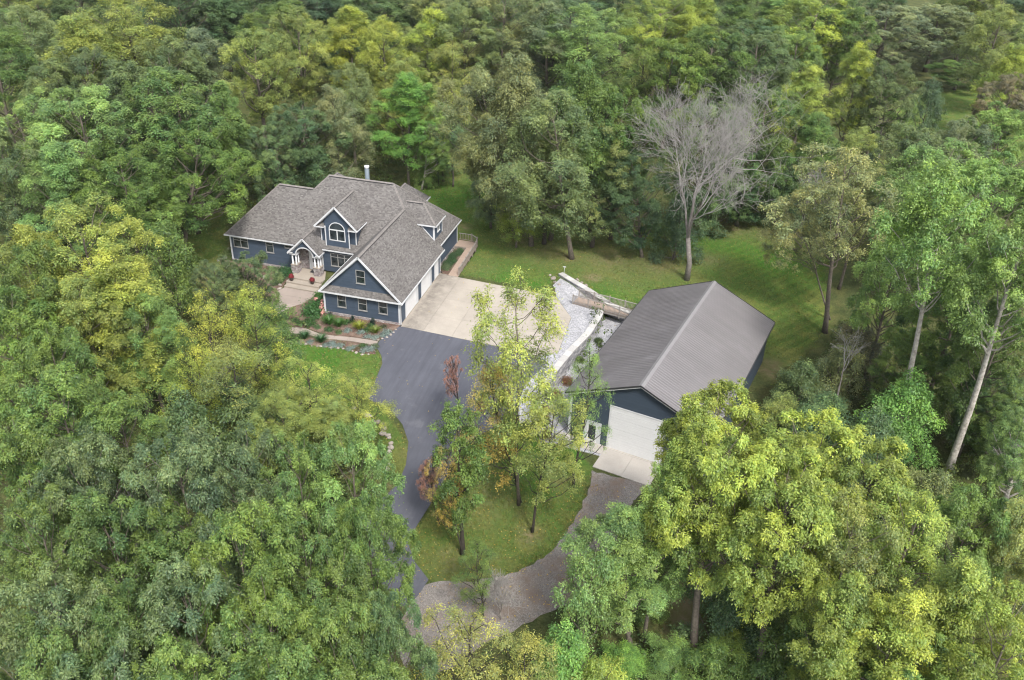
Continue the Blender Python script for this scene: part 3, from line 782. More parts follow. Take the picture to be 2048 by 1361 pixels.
board((-.08, 13.97, 3.33), (-.08, 22.12, 3.33), .07, .15, name='gutter')
MB().box(-.5, 13.96, 3.22, -.1, 22.0, 3.24).build('soffit', M['trim'], house)
board((-26.36, 8.88, 3.09), (-17.05, 8.88, 3.09), .06, .15, name='gutter')
MB().box(-26.3, 8.9, 3.00, -17.0, 9.34, 3.02).build('soffit', M['trim'], house)
board((-26.36, 8.85, 3.09), (-26.36, 19.5, 3.09), .06, .15, name='gutter')
board((-13.3, 8.88, 3.09), (-9.3, 8.88, 3.09), .06, .15, name='gutter')
MB().box(-13.3, 8.9, 3.0, -9.2, 9.34, 3.02).build('soffit', M['trim'], house)
board((-9.40, -.38, 2.86), (-9.40, 8.9, 2.86), .07, .15, name='gutter')
def corner(x, y, z0, z1, sx, sy, w=.16):
    mb = MB()
    mb.box(min(x, x - sx * w), min(y + sy * .045, y), z0, max(x, x - sx * w), max(y + sy * .045, y), z1)
    mb.box(min(x, x + sx * .045), min(y + sy * .045, y - sy * w), z0 + .001, max(x, x + sx * .045), max(y + sy * .045, y - sy * w), z1 - .001)
    mb.build('corner_board', M['trim'], house)
corner(-9, 0, .2, 2.8, -1, -1); corner(0, 0, .05, 2.8, 1, -1, .2); corner(0, 13.35, .1, 2.8, 1, 1, .14); corner(-.5, 21.6, .45, 3.3, 1, 1, .14)
corner(-25.9, 9.34, -.3, 3.0, -1, -1, .15)
board((-13.47, 9.15, .3), (-13.47, 9.15, 3.0), .14, .05, (0, 1, 0), name='corner_board')
# downpipe with black drain elbow at the garage corner
MB().tube([(.38, -.30, 2.80), (.12, -.10, 2.55), (.10, -.10, .25), (.10, -.12, .12)], .045, 6).build('downpipe', M['trim'], house, smooth=True)
MB().tube([(.10, -.12, .14), (.10, -.16, .05), (.02, -.40, .0)], .07, 7).build('drain_elbow', M['black'], house, smooth=True)
MB().tube([(.09, 13.25, .2), (.14, 13.40, .07), (.20, 13.62, .05)], .07, 7).build('drain_elbow', M['black'], house, smooth=True)

# garage windows
for x0 in (-7.38, -4.91, -2.50):
    window(house, (x0, -.001, 1.08), X_, -Y_, 1.04, 1.70, sash=2)
window(house, (-4.97, -.001, 4.42), X_, -Y_, 1.06, 1.62, sash=2)
# garage doors: white frame, five sections each
def garage_door(y0, y1, z1, x=0):
    f = MB()
    f.box(x + .001, y0 - .16, .02, x + .06, y0, z1 + .16); f.box(x + .001, y1, .02, x + .06, y1 + .16, z1 + .16); f.box(x + .001, y0, z1, x + .06, y1, z1 + .16)
    fr = f.build('garage_door', M['trim'], house)
    n = 5; h = (z1 - .06) / n
    for k in range(n):
        p = MB(); z = .06 + k * h
        p.box(x - .02, y0 + .005, z + .006, x + .03, y1 - .005, z + h - .006)
        nn = max(2, int((y1 - y0) / .75)); pw = (y1 - y0) / nn
        for q in range(nn): p.box(x + .031, y0 + q * pw + .10, z + .10, x + .040, y0 + (q + 1) * pw - .10, z + h - .10)
        p.build('door_panel', M['garage_white'], fr)
garage_door(1.62, 4.92, 2.45); garage_door(6.72, 9.45, 2.45); garage_door(11.35, 12.45, 2.4)
for y in (5.4, 9.95): MB().box(.001, y - .25, .02, .075, y + .10, 2.78).build('pilaster', M['trim'], house)
# front windows
window(house, (-25.45, 9.339, 1.48), X_, -Y_, 2.0, 1.28, cols=2, trans=.26)
window(house, (-21.05, 9.339, 1.38), X_, -Y_, 1.02, 1.36, trans=.30)
window(house, (-18.5, 9.339, 2.36), X_, -Y_, 1.0, .40)
window(house, (-12.42, 9.199, .98), X_, -Y_, 2.75, 1.72, cols=3, trans=.42)

# front dormer
Yd, zd = 9.32, 8.80
shingled(house, [(-11.4, 8.95, zd), (-8.73, 8.95, zd - 2.67), (-8.73, 11.92, zd - 2.67), (-11.4, 14.54, zd)], Y_)
shingled(house, [(-11.4, 8.95, zd), (-14.07, 8.95, zd - 2.67), (-14.07, 11.92, zd - 2.67), (-11.4, 14.54, zd)], Y_)
ridge_cap(house, (-11.4, 8.93, zd), (-11.4, 14.6, zd), .18)
wall(house, (-12.94, Yd, 0), X_, -Y_, [(0, 3.5), (3.08, 3.5), (3.08, 7.02), (1.54, 8.52), (0, 7.02)], SM)
wall(house, (-13.62, Yd + .38, 0), X_, -Y_, [(0, 3.9), (4.5, 3.9), (4.5, 6.08), (0, 6.08)], SM)
wall(house, (-13.0, Yd + .02, 0), X_, -Y_, [(-.35, 6.2), (3.55, 6.2), (1.60, 8.45)], SM, boards=False, th=.06)
wall(house, (-9.12, Yd + .38, 0), Y_, X_, [(0, 3.96), (2.15, 6.08), (0, 6.08)], SM)
wall(house, (-13.62, Yd + .38, 0), Y_, -X_, [(0, 3.96), (2.15, 6.08), (0, 6.08)], SM)
for s in (-1, 1):
    board((-11.4 + s * 2.75, 8.91, 6.00), (-11.4, 8.91, 8.74), .06, .19, (s, 0, 1), 'rake_board')
    board((-11.4 + s * 2.1, Yd - .03, 6.50), (-11.4, Yd - .03, 8.50), .03, .11, (s, 0, 1), 'frieze_board')
    board((-11.4 + s * 2.76, 8.95, 6.06), (-11.4 + s * 2.76, 11.95, 6.06), .06, .13, name='gutter')
    MB().slab([(-11.4 + s * 2.66, 8.95, 6.00), (-11.4, 8.95, 8.66), (-11.4, Yd, 8.66), (-11.4 + s * 2.66, Yd, 6.00)], (s, 0, 1), .02).build('soffit', M['trim'], house)
    x0, x1 = sorted((-11.4 + s * 1.56, -11.4 + s * 2.66))
    shingled(house, [(x0, 8.98, 6.06), (x1, 8.98, 6.06), (x1, Yd + .1, 6.42), (x0, Yd + .1, 6.42)], X_, th=.04, name='eave_return')
    MB().box(x0, 8.93, 5.93, x1, 8.98, 6.06).build('fascia', M['trim'], house)
    MB().box(x0, 8.98, 5.92, x1, Yd + .38, 5.94).build('soffit', M['trim'], house)
    board((-11.4 + s * 1.50, Yd - .03, 3.55), (-11.4 + s * 1.50, Yd - .03, 6.1), .13, .05, (0, 1, 0), 'corner_board')
    board((-11.4 + s * 2.22, Yd + .35, 3.95), (-11.4 + s * 2.22, Yd + .35, 5.95), .13, .05, (0, 1, 0), 'corner_board')
    board((-11.4 + s * 2.27, Yd + .50, 4.12), (-11.4 + s * 2.27, 11.75, 5.93), .03, .09, (0, -1, 1), 'rake_board')
# arched window
aw = MB(); o0 = (-12.42, Yd - .001); W_, H_, R_ = 2.06, 1.42, 1.03
def arcpts(r, n=14): return [(o0[0] + W_ / 2 + r * math.cos(PI * k / n), 4.32 + H_ + r * .95 * math.sin(PI * k / n)) for k in range(n + 1)]
def ring(mb, A, B, y0, y1):
    for i in range(len(A) - 1):
        a, b, c, d = A[i], A[i + 1], B[i + 1], B[i]
        mb.add([(a[0], y1, a[1]), (b[0], y1, b[1]), (c[0], y1, c[1]), (d[0], y1, d[1]), (a[0], y0, a[1]), (b[0], y0, b[1]), (c[0], y0, c[1]), (d[0], y0, d[1])], [(0, 3, 2, 1), (0, 1, 5, 4), (2, 3, 7, 6)])
ring(aw, arcpts(R_), arcpts(R_ - .10), Yd, Yd - .065)
x0, z0 = o0[0], 4.32
for a in ((x0, z0, x0 + W_, z0 + .11), (x0, z0 + .11, x0 + .10, z0 + H_), (x0 + W_ - .10, z0 + .11, x0 + W_, z0 + H_)): aw.box(a[0], Yd - .065, a[1], a[2], Yd, a[3])
awo = aw.build('arched_window', M['trim'], house)
for b_ in ((x0 + .1, z0 + H_ - .09, x0 + W_ - .1, z0 + H_ + .05, 'sash_bar'), (x0 + W_ / 2 - .06, z0 + .11, x0 + W_ / 2 + .06, z0 + H_ - .09, 'mullion')):
    MB().box(b_[0], Yd - .06, b_[1], b_[2], Yd, b_[3]).build(b_[4], M['trim'], awo)
for a, b_ in ((x0 + .1, x0 + W_ / 2 - .06), (x0 + W_ / 2 + .06, x0 + W_ - .1)):
    MB().box(a, Yd - .03, z0 + .11, b_, Yd - .002, z0 + H_ - .09).build('pane', M['glass'], awo)
P_ = arcpts(R_ - .10); lp = MB(); lp.add([(x, Yd - .03, z) for x, z in P_], [tuple(range(len(P_)))]); lp.build('pane', M['glass'], awo)

# east dormer
E0, E1, xf, zt = 13.62, 16.55, -.80, 6.02
wall(house, (xf, E0, 0), Y_, X_, [(0, 4.0), (2.93, 4.0), (2.93, zt), (0, zt)], SM)
wall(house, (xf, E0, 0), -X_, -Y_, [(0, 4.09), (1.93, zt), (0, zt)], SM)
wall(house, (xf, E1, 0), -X_, Y_, [(0, 4.09), (1.93, zt), (0, zt)], SM, boards=False)
xr, yc, hw = -2.62, (E0 + E1) / 2, 1.78
zE, zR = 6.14, 8.15
shingled(house, [(-.46, yc - hw, zE), (-2.86, yc - hw, zE), (-4.86, yc, zR), (xr, yc, zR)], X_)
shingled(house, [(-.46, yc + hw, zE), (-2.86, yc + hw, zE), (-4.86, yc, zR), (xr, yc, zR)], X_)
shingled(house, [(-.46, yc - hw, zE), (-.46, yc + hw, zE), (xr, yc, zR)], Y_)
ridge_cap(house, (-4.9, yc, zR), (xr, yc, zR), .17)
ridge_cap(house, (xr, yc, zR), (-.46, yc - hw, zE), .12, False, .03); ridge_cap(house, (xr, yc, zR), (-.46, yc + hw, zE), .12, False, .03)
board((-.42, yc - hw - .03, 6.04), (-.42, yc + hw + .03, 6.04), .06, .15, name='gutter')
board((-.42, yc - hw - .03, 6.04), (-2.95, yc - hw - .03, 6.04), .06, .15, name='fascia')
MB().box(-2.6, yc - hw, 5.96, -.46, yc + hw, 5.975).build('soffit', M['trim'], house)
board((xf + .03, E0 + .06, 4.1), (xf + .03, E0 + .06, 5.96), .05, .14, (0, 1, 0), 'corner_board')
board((xf + .03, E1 - .06, 4.1), (xf + .03, E1 - .06, 5.96), .05, .14, (0, 1, 0), 'corner_board')
board((xf - .06, E0 - .035, 4.1), (xf - .06, E0 - .035, 5.96), .14, .05, (0, 1, 0), 'corner_board')
board((xf - .10, E0 - .03, 4.24), (-2.68, E0 - .03, 6.08), .03, .12, (1, 0, 1), 'rake_board')
window(house, (xf + .001, yc - .42, 4.75), Y_, X_, .95, 1.12, cols=2, mat=M['trim'])

# entry porch
px, pz, py = -15.1, 4.87, 7.5
shingled(house, [(px, py, pz), (px + 2.0, py, pz - 2.0), (px + 2.0, 8.75, pz - 2.0), (px, 10.62, pz)], Y_)
shingled(house, [(px, py, pz), (px - 2.0, py, pz - 2.0), (px - 2.0, 8.75, pz - 2.0), (px, 10.62, pz)], Y_)
ridge_cap(house, (px, py, pz), (px, 10.7, pz), .17)
for s in (-1, 1):
    board((px + s * 2.1, py - .05, pz - 2.20), (px, py - .05, pz - .10), .06, .19, (s, 0, 1), 'rake_board')
    board((px + s * 1.55, py + .19, pz - 1.90), (px, py + .19, pz - .36), .03, .10, (s, 0, 1), 'frieze_board')
    board((px + s * 2.07, py, pz - 2.08), (px + s * 2.07, 8.8, pz - 2.08), .06, .13, name='gutter')
    x0, x1 = sorted((px + s * 1.5, px + s * 2.05)); MB().box(x0, py - .02, pz - 2.16, x1, py + .3, pz - 2.04).build('eave_return', M['trim'], house)
# arched gable front of the porch
pf = MB(); n = 16; yA, yB = py + .22, py + .36
for k in range(n):
    a0, a1 = PI * k / n, PI * (k + 1) / n
    xa, xb = px + 1.05 * math.cos(a0), px + 1.05 * math.cos(a1); za, zb = 2.55 + .95 * math.sin(a0), 2.55 + .95 * math.sin(a1)
    ta, tb = pz - .18 - abs(xa - px), pz - .18 - abs(xb - px)
    pf.add([(xa, yA, za), (xb, yA, zb), (xb, yA, tb), (xa, yA, ta), (xa, yB, za), (xb, yB, zb)], [(0, 3, 2, 1), (0, 1, 5, 4)])
for s in (-1, 1): pf.add([(px + s * 1.05, yA, 2.55), (px + s * 1.9, yA, 2.55), (px + s * 1.9, yA, 2.80), (px + s * 1.05, yA, 3.64)], [(0, 1, 2, 3)])
pf.build('porch_gable', SM, house)
tr = MB(); A = [(px + 1.05 * math.cos(PI * k / n), 2.55 + .95 * math.sin(PI * k / n)) for k in range(n + 1)]; B = [(px + 1.19 * math.cos(PI * k / n), 2.55 + 1.08 * math.sin(PI * k / n)) for k in range(n + 1)]
ring(tr, A, B, yB, yA - .04); tr.build('arch_trim', M['trim'], house)
for s in (-1, 1):
    MB().box(px + s * 1.5 - .5, py + .18, 2.42, px + s * 1.5 + .5, py + 1.0, 2.60).build('porch_beam', M['trim'], house)
    xc = px + s * 1.45
    pr = MB().box(xc - .40, py + .18, -.35, xc + .40, py + 1.15, 1.08).build('pillar_base', M['mortar'], house)
    MB().box(xc - .46, py + .12, 1.08, xc + .46, py + 1.2, 1.15).build('pillar_cap', M['step'], house)
    stones(pr, (xc - .40, py + .18, -.35), X_, -Y_, .80, 1.43, .20); stones(pr, (xc + .40, py + .18, -.35), Y_, X_, .97, 1.43, .20); stones(pr, (xc - .40, py + 1.15, -.35), -Y_, -X_, .97, 1.43, .20)
    for dx, dy in ((-.24, .38), (.22, .38), (.22, .95)):
        MB().tube([(xc + dx, py + dy, 1.15), (xc + dx, py + dy, 1.2), (xc + dx, py + dy, 2.42)], [.13, .105, .09], 10).build('porch_column', M['trim'], house, smooth=True)
# porch back wall: stone panel, white door with glass, ceiling
MB().box(-16.95, 9.20, -.1, -13.56, 9.34, 3.2).build('wall', M['mortar'], house)
stones(house, (-16.9, 9.20, .1), X_, -Y_, 1.55, 3.0, .24)
dr = MB().box(-15.25, 9.12, .12, -13.75, 9.199, 2.62).build('front_door', M['trim'], house)
MB().box(-14.95, 9.09, .20, -14.05, 9.119, 2.2).build('door_leaf', M['garage_white'], dr)
MB().box(-14.80, 9.07, 1.1, -14.20, 9.089, 2.05).build('pane', M['glass'], dr)
MB().tube([(-14.12, 9.07, 1.0), (-14.12, 9.0, 1.0), (-14.12, 9.0, 1.16)], .02, 6).build('handle', M['black'], dr)
MB().box(-16.2, 7.9, 3.55, -14.0, 9.2, 3.58).build('porch_ceiling', M['trim'], house)
MB().tube([(-10.35, 16.5, 8.6), (-10.35, 16.5, 11.0)], .28, 16, False).build('flue_pipe', M['steel'], house, smooth=True)
MB().tube([(-10.35, 16.5, 10.98), (-10.35, 16.5, 11.02), (-10.35, 16.5, 11.10), (-10.35, 16.5, 11.14), (-10.35, 16.5, 11.30)], [.20, .20, .20, .31, .31], 16).build('flue_cap', M['steel_cap'], house)
MB().tube([(-10.35, 16.5, 8.95), (-10.35, 16.5, 9.12)], [.42, .30], 16).build('flue_collar', M['steel'], house, smooth=True)

# porch deck, steps, walks
steps = empty('entry_steps', (-14.7, 6.4, -.5), kind='structure')
MB().prism([(-16.65, 9.15), (-16.65, 6.5), (-12.6, 6.35), (-12.4, 7.2), (-13.2, 9.15)], -.5, .05).build('landing', M['step'], steps)
MB().prism([(-16.75, 6.49), (-16.75, 5.66), (-12.45, 5.5), (-12.45, 6.34)], -.6, -.13).build('step', M['step'], steps)
MB().prism([(-16.6, 5.65), (-16.6, 4.84), (-12.3, 4.70), (-12.3, 5.49)], -.6, -.33).build('step', M['step'], steps)
walk = empty('front_walk', (-14, 0, -.5), kind='structure')
def slabs(P, cuts, parent, mat, name='walk_slab', th=.08, up=.045):
    """cut polygon by a list of (nx, ny, c) lines into slabs"""
    pieces = [P]
    for nx_, ny_, c in cuts:
        q = []
        for p in pieces:
            a = clip_half(p, nx_, ny_, c + .012); b_ = clip_half(p, -nx_, -ny_, -c + .012)
            q += [r for r in (a, b_) if len(r) > 2]
        pieces = q
    for p in pieces:
        mb = MB(); z = [th_ for th_ in (terrain(np.array([a for a, _ in p]), np.array([b for _, b in p])))]
        n = len(p)
        if sum(p[i][0] * p[(i + 1) % n][1] - p[(i + 1) % n][0] * p[i][1] for i in range(n)) < 0: p = p[::-1]; z = z[::-1]
        mb.add([(a, b, zz + up - th) for (a, b), zz in zip(p, z)] + [(a, b, zz + up) for (a, b), zz in zip(p, z)],
               [tuple(range(n, 2 * n))] + [(i, (i + 1) % n, n + (i + 1) % n, n + i) for i in range(n)])
        mb.build(name, mat, parent)
slabs([(-16.5, 4.82), (-12.35, 4.68), (-12.4, 3.2), (-12.75, 1.9), (-13.5, .9), (-14.1, -.6), (-14.3, -3.6), (-15.9, -3.6), (-15.9, -.5), (-15.6, 1.5), (-16.2, 2.8), (-16.9, 3.6)], [(0, 1, 3.05), (0, 1, 1.3), (0, 1, -.8), (0, 1, -2.2)], walk, M['walk'])
slabs([(-15.9, -3.64), (-14.3, -3.64), (-12.0, -3.5), (-10.6, -3.12), (-7.7, -4.12), (-4.35, -3.8), (-1.05, -3.95), (-.92, -4.85), (-4.0, -4.58), (-7.4, -4.80), (-10.5, -4.46), (-12.3, -4.5), (-15.9, -5.0)], [(1, 0, -13.4), (1, 0, -11.4), (1, 0, -9.6), (1, 0, -7.7), (1, 0, -6.0), (1, 0, -4.35), (1, 0, -2.6)], walk, M['walk'])

# wooden ramp beside the garage
ramp = empty('wooden_ramp', (1.8, 17, 0), label='tan boardwalk ramp with brown railing wrapping round the back corner of the blue house', cat='ramp')
def rz(y): return .06 + .34 * min(1, max(0, (y - 13) / 7.2))
y = 12.95
while y < 20.45:
    MB().add([(1.15, y, rz(y)), (2.42, y, rz(y)), (2.42, y + .132, rz(y)), (1.15, y + .132, rz(y)), (1.15, y, rz(y) - .04), (2.42, y, rz(y) - .04), (2.42, y + .132, rz(y) - .04), (1.15, y + .132, rz(y) - .04)],
             [(0, 1, 2, 3), (4, 5, 1, 0), (5, 6, 2, 1), (7, 4, 0, 3)]).build('deck_board', M['deck_wood'], ramp)
    y += .14
x = -.45
while x < 2.3:
    w_ = .13; y1 = 22.35 if x < 1.3 else 22.35 - (x - 1.3) * .75
    MB().box(x, 20.47, .36, x + w_, y1, .40).build('deck_board', M['deck_wood'], ramp); x += .138
MB().box(1.18, 12.97, -.2, 2.40, 20.4, .0).build('ramp_frame', M['ramp_rail'], ramp)
MB().box(-.42, 20.4, -.2, 2.2, 21.6, .35).build('ramp_frame', M['ramp_rail'], ramp)
def railing(parent, pts, mat, h=.95, post_every=1.35, bal=.16, zf=lambda x, y: 0.0, topmat=None, drop=.35):
    for (a, b) in zip(pts, pts[1:]):
        a, b = Vector((*a, 0)), Vector((*b, 0)); L = (b - a).length; n = max(1, round(L / post_every))
        for k in range(n + 1):
            p = a + (b - a) * (k / n); z = zf(p.x, p.y)
            if k < n or b.to_tuple()[:2] == tuple(pts[-1]):
                q = MB().box(p.x - .06, p.y - .06, z - drop, p.x + .06, p.y + .06, z + h + .08); q.box(p.x - .07, p.y - .07, z + h + .08, p.x + .07, p.y + .07, z + h + .13)
                q.build('post', mat, parent)
            if k < n:
                p2 = a + (b - a) * ((k + 1) / n); z2 = zf(p2.x, p2.y)
                MB().beam((p.x, p.y, z + h), (p2.x, p2.y, z2 + h), .12, .05).build('top_rail', topmat or mat, parent)
                MB().beam((p.x, p.y, z + .12), (p2.x, p2.y, z2 + .12), .05, .08).build('bottom_rail', mat, parent)
                m = int((p2 - p).length / bal)
                for j in range(1, m):
                    c = p + (p2 - p) * (j / m); zc = z + (z2 - z) * j / m
                    MB().box(c.x - .022, c.y - .022, zc + .16, c.x + .022, c.y + .022, zc + h - .025).build('baluster', mat, parent)
railing(ramp, [(2.42, 13.3), (2.42, 20.3), (2.2, 21.7), (1.25, 22.4), (-.5, 22.4)], M['ramp_rail'], .95, 1.35, .20, lambda x, y: rz(y), topmat=M['bridge_wood'])

# ------------------------------------------------------------------ the pole barn
BZ = -2.5
BYAW = math.radians(-12.0156)
barn = empty('barn', (25.206, -11.364, BZ), BYAW, label='dark blue pole barn with ribbed grey metal gable roof and large white overhead door', cat='barn')
def bl(mb, name, mat, parent=None, **k): return mb.build(name, mat, parent or barn, local=True, **k)
HX0, HX1, LEN = -4.1, 9.4, 22.7
CX, ZR_, SL = 2.65, 8.15, 3.12 / 7.15
zroof = lambda x: ZR_ - abs(x - CX) * SL
bm = M['barn_siding']
P = [(HX0, 0), (HX1, 0), (HX1, zroof(HX1) - .12), (CX, ZR_ - .12), (HX0, zroof(HX0) - .12)]
def bsiding(o, u, n, P, row=.17):
    o, u, n = Vector(o), Vector(u), Vector(n); mb = MB(); z = min(p[1] for p in P); z1 = max(p[1] for p in P)
    while z < z1 - .01:
        zt = min(z + row, z1); lo, hi = span_at(P, z + .002), span_at(P, zt - .002)
        if not hi: hi = [((a + b) / 2,) * 2 for a, b in lo]
        for (a, b), (c, d) in zip(lo, hi):
            A = o + u * a + Z_ * z + n * .026; B = o + u * b + Z_ * z + n * .026; C_ = o + u * d + Z_ * zt + n * .006; D = o + u * c + Z_ * zt + n * .006
            mb.add([A, B, C_, D, A - n * .024, B - n * .024], [(0, 1, 2, 3), (4, 5, 1, 0)])
        z += row
    bl(mb, 'clapboard', bm, kind='stuff')
def bwall(o, u, n, P):
    o_, u_, n_ = Vector(o), Vector(u), Vector(n)
    bl(MB().slab([o_ + u_ * a + Z_ * b for a, b in P], n_, .15), 'wall', bm); bsiding(o, u, n, P)
bwall((0, 0, 0), X_, -Y_, P)
bwall((0, LEN, 0), X_, Y_, P)
bwall((HX0, 0, 0), Y_, -X_, [(.01, 0), (LEN - .01, 0), (LEN - .01, zroof(HX0) - .12), (.01, zroof(HX0) - .12)])
bwall((HX1, 0, 0), Y_, X_, [(.01, 0), (LEN - .01, 0), (LEN - .01, zroof(HX1) - .12), (.01, zroof(HX1) - .12)])
X0, X1, YF, YB = -4.5, 9.8, -.42, LEN + .25
for s, xe in ((-1, X0), (1, X1)):
    nrm = Vector((s * SL, 0, 1)).normalized()
    rf = bl(MB().slab([(CX, YF, ZR_), (xe, YF, zroof(xe)), (xe, YB, zroof(xe)), (CX, YB, ZR_)], nrm, .07), 'roof', M['barn_roof'])
    rb = MB(); y = YF + .12
    a0 = Vector((CX + s * .16, 0, zroof(CX + .16))); b0 = Vector((xe, 0, zroof(xe)))
    while y < YB - .05:
        t = .055; h = .020
        for w_, hh in ((t, h),):
            A = a0 + Y_ * y; B = b0 + Y_ * y
            rb.add([A - Y_ * w_ + nrm * .001, A - Y_ * w_ * .4 + nrm * hh, A + Y_ * w_ * .4 + nrm * hh, A + Y_ * w_ + nrm * .001, B - Y_ * w_ + nrm * .001, B - Y_ * w_ * .4 + nrm * hh, B + Y_ * w_ * .4 + nrm * hh, B + Y_ * w_ + nrm * .001],
                   [(0, 1, 5, 4), (1, 2, 6, 5), (2, 3, 7, 6), (4, 5, 6, 7)])
        y += .36
    bl(rb, 'roof_rib', M['barn_roof'], rf, kind='stuff')
    bl(MB().beam((CX, YF - .02, ZR_ - .02), (xe + s * .02, YF - .02, zroof(xe) - .02), .04, .16, (s * SL, 0, 1)), 'rake_trim', M['barn_edge'])
    bl(MB().beam((CX, YF + .03, ZR_ - .17), (xe - s * .05, YF + .03, zroof(xe) - .17), .03, .11, (s * SL, 0, 1)), 'frieze_board', M['trim'])
    bl(MB().beam((CX, YB + .02, ZR_ - .02), (xe, YB + .02, zroof(xe) - .02), .04, .16, (s * SL, 0, 1)), 'rake_trim', M['barn_edge'])
    bl(MB().beam((xe + s * .04, YF, zroof(xe) - .07), (xe + s * .04, YB, zroof(xe) - .07), .09, .11), 'gutter', M['barn_edge'])
    bl(MB().slab([(CX, YF, ZR_ - .12), (xe, YF, zroof(xe) - .12), (xe, .0, zroof(xe) - .12), (CX, 0, ZR_ - .12)], nrm, .02), 'soffit', M['trim'])
    xi = HX0 if s < 0 else HX1
    bl(MB().box(min(xi, xe), .01, zroof(xe) - .16, max(xi, xe), LEN, zroof(xe) - .14), 'soffit', M['trim'])
rc = MB()
for s in (-1, 1):
    nrm = Vector((s * SL, 0, 1)).normalized(); xa = CX + s * .27
    rc.slab([(CX, YF - .02, ZR_ + .07), (xa, YF - .02, zroof(xa) + .045), (xa, YB, zroof(xa) + .045), (CX, YB, ZR_ + .07)], nrm, .03)
bl(rc, 'ridge_cap', M['barn_trim'])
# overhead door
W, H = 5.25, 4.78
f = MB().box(-.13, -.07, 0, 0, -.027, H + .13); f.box(W, -.07, 0, W + .13, -.027, H + .13); f.box(0, -.07, H, W, -.027, H + .13)
od = bl(f, 'overhead_door', M['trim'])
n = 8; h = H / n
for k in range(n):
    p = MB(); z = k * h
    p.box(.01, -.035, z + .008, W - .01, -.027 + .02, z + h - .008)
    for q in (.14, .42): p.box(.015, -.044, z + q, W - .015, -.036, z + q + .035)
    bl(p, 'door_panel', M['garage_white'], od)
bl(MB().box(.02, -.05, 0.0, W - .02, -.036, .05), 'door_seal', M['black'], od)
# corner boards and walk-in door with side lights
bl(MB().box(HX0 - .04, -.05, 0, HX0 + .20, -.027, zroof(HX0) - .2).box(HX0 - .045, -.05, 0, HX0 - .027, .22, zroof(HX0) - .2), 'corner_board', M['trim'])
bl(MB().box(HX1 - .20, -.05, 0, HX1 + .04, -.027, zroof(HX1) - .2), 'corner_board', M['trim'])
wd = bl(MB().box(-2.55, -.075, 0, -2.18, -.027, 2.45).box(-1.15, -.075, 0, -.78, -.027, 2.45).box(-2.18, -.075, 2.15, -1.15, -.027, 2.45), 'entry_door', M['trim'])
bl(MB().box(-2.17, -.05, .05, -1.16, -.027, 2.14), 'door_leaf', M['garage_white'], wd)
bl(MB().box(-2.02, -.062, .35, -1.31, -.052, 1.98), 'pane', M['glass'], wd)
bl(MB().tube([(-1.24, -.06, 1.0), (-1.24, -.12, 1.0), (-1.24, -.12, 1.12)], .02, 6), 'handle', M['black'], wd)
# slab and walk in front of the barn
def bw(x, y): 
    c, s = math.cos(BYAW), math.sin(BYAW); return (barn.location.x + x * c - y * s, barn.location.y + x * s + y * c)
bs = empty('barn_slab', (*bw(2.6, -1.8), BZ), kind='structure')
for x0, x1, y0, y1 in ((-.08, 2.7, -3.46, -.32), (2.72, 5.45, -3.5, -.32), (-.08, 2.7, -.30, -.03), (2.72, 5.45, -.30, -.03), (-2.6, -.11, -1.35, -.03), (-4.9, -2.63, -.95, -.03)):
    MB().prism([bw(x0, y0), bw(x1, y0), bw(x1, y1), bw(x0, y1)], BZ - .2, BZ + .07).build('concrete_panel', M['slab'], bs)

# ------------------------------------------------------------------ footbridge to the barn
bridge = empty('footbridge', (20.5, 11.2, 0), label='grey wooden footbridge with picket railings crossing the gravel channel to the barn', cat='footbridge')
na, nb_ = Vector((17.1, 10.75, 0)), Vector((24.6, 9.15, 0)); fa, fb = Vector((17.5, 12.45, 0)), Vector((25.0, 10.85, 0))
N_ = 50
for k in range(N_):
    t0, t1 = k / N_, (k + .93) / N_
    q = [na.lerp(nb_, t0), na.lerp(nb_, t1), fa.lerp(fb, t1), fa.lerp(fb, t0)]
    MB().prism([(p.x, p.y) for p in q], .12, .16).build('deck_board', M['deck_wood'], bridge)
for a, b in ((na, nb_), (fa, fb)):
    off = (fa - na).normalized() * (.06 if a is na else -.06)
    MB().beam(a + off + Z_ * -.02, b + off + Z_ * -.02, .05, .26).build('joist', M['bridge_wood'], bridge)
railing(bridge, [(na.x, na.y), (nb_.x, nb_.y)], M['bridge_wood'], 1.0, 2.0, .14, lambda x, y: .14, drop=.45)
railing(bridge, [(fa.x, fa.y), (fb.x, fb.y)], M['bridge_wood'], 1.0, 2.0, .14, lambda x, y: .14, drop=.45)

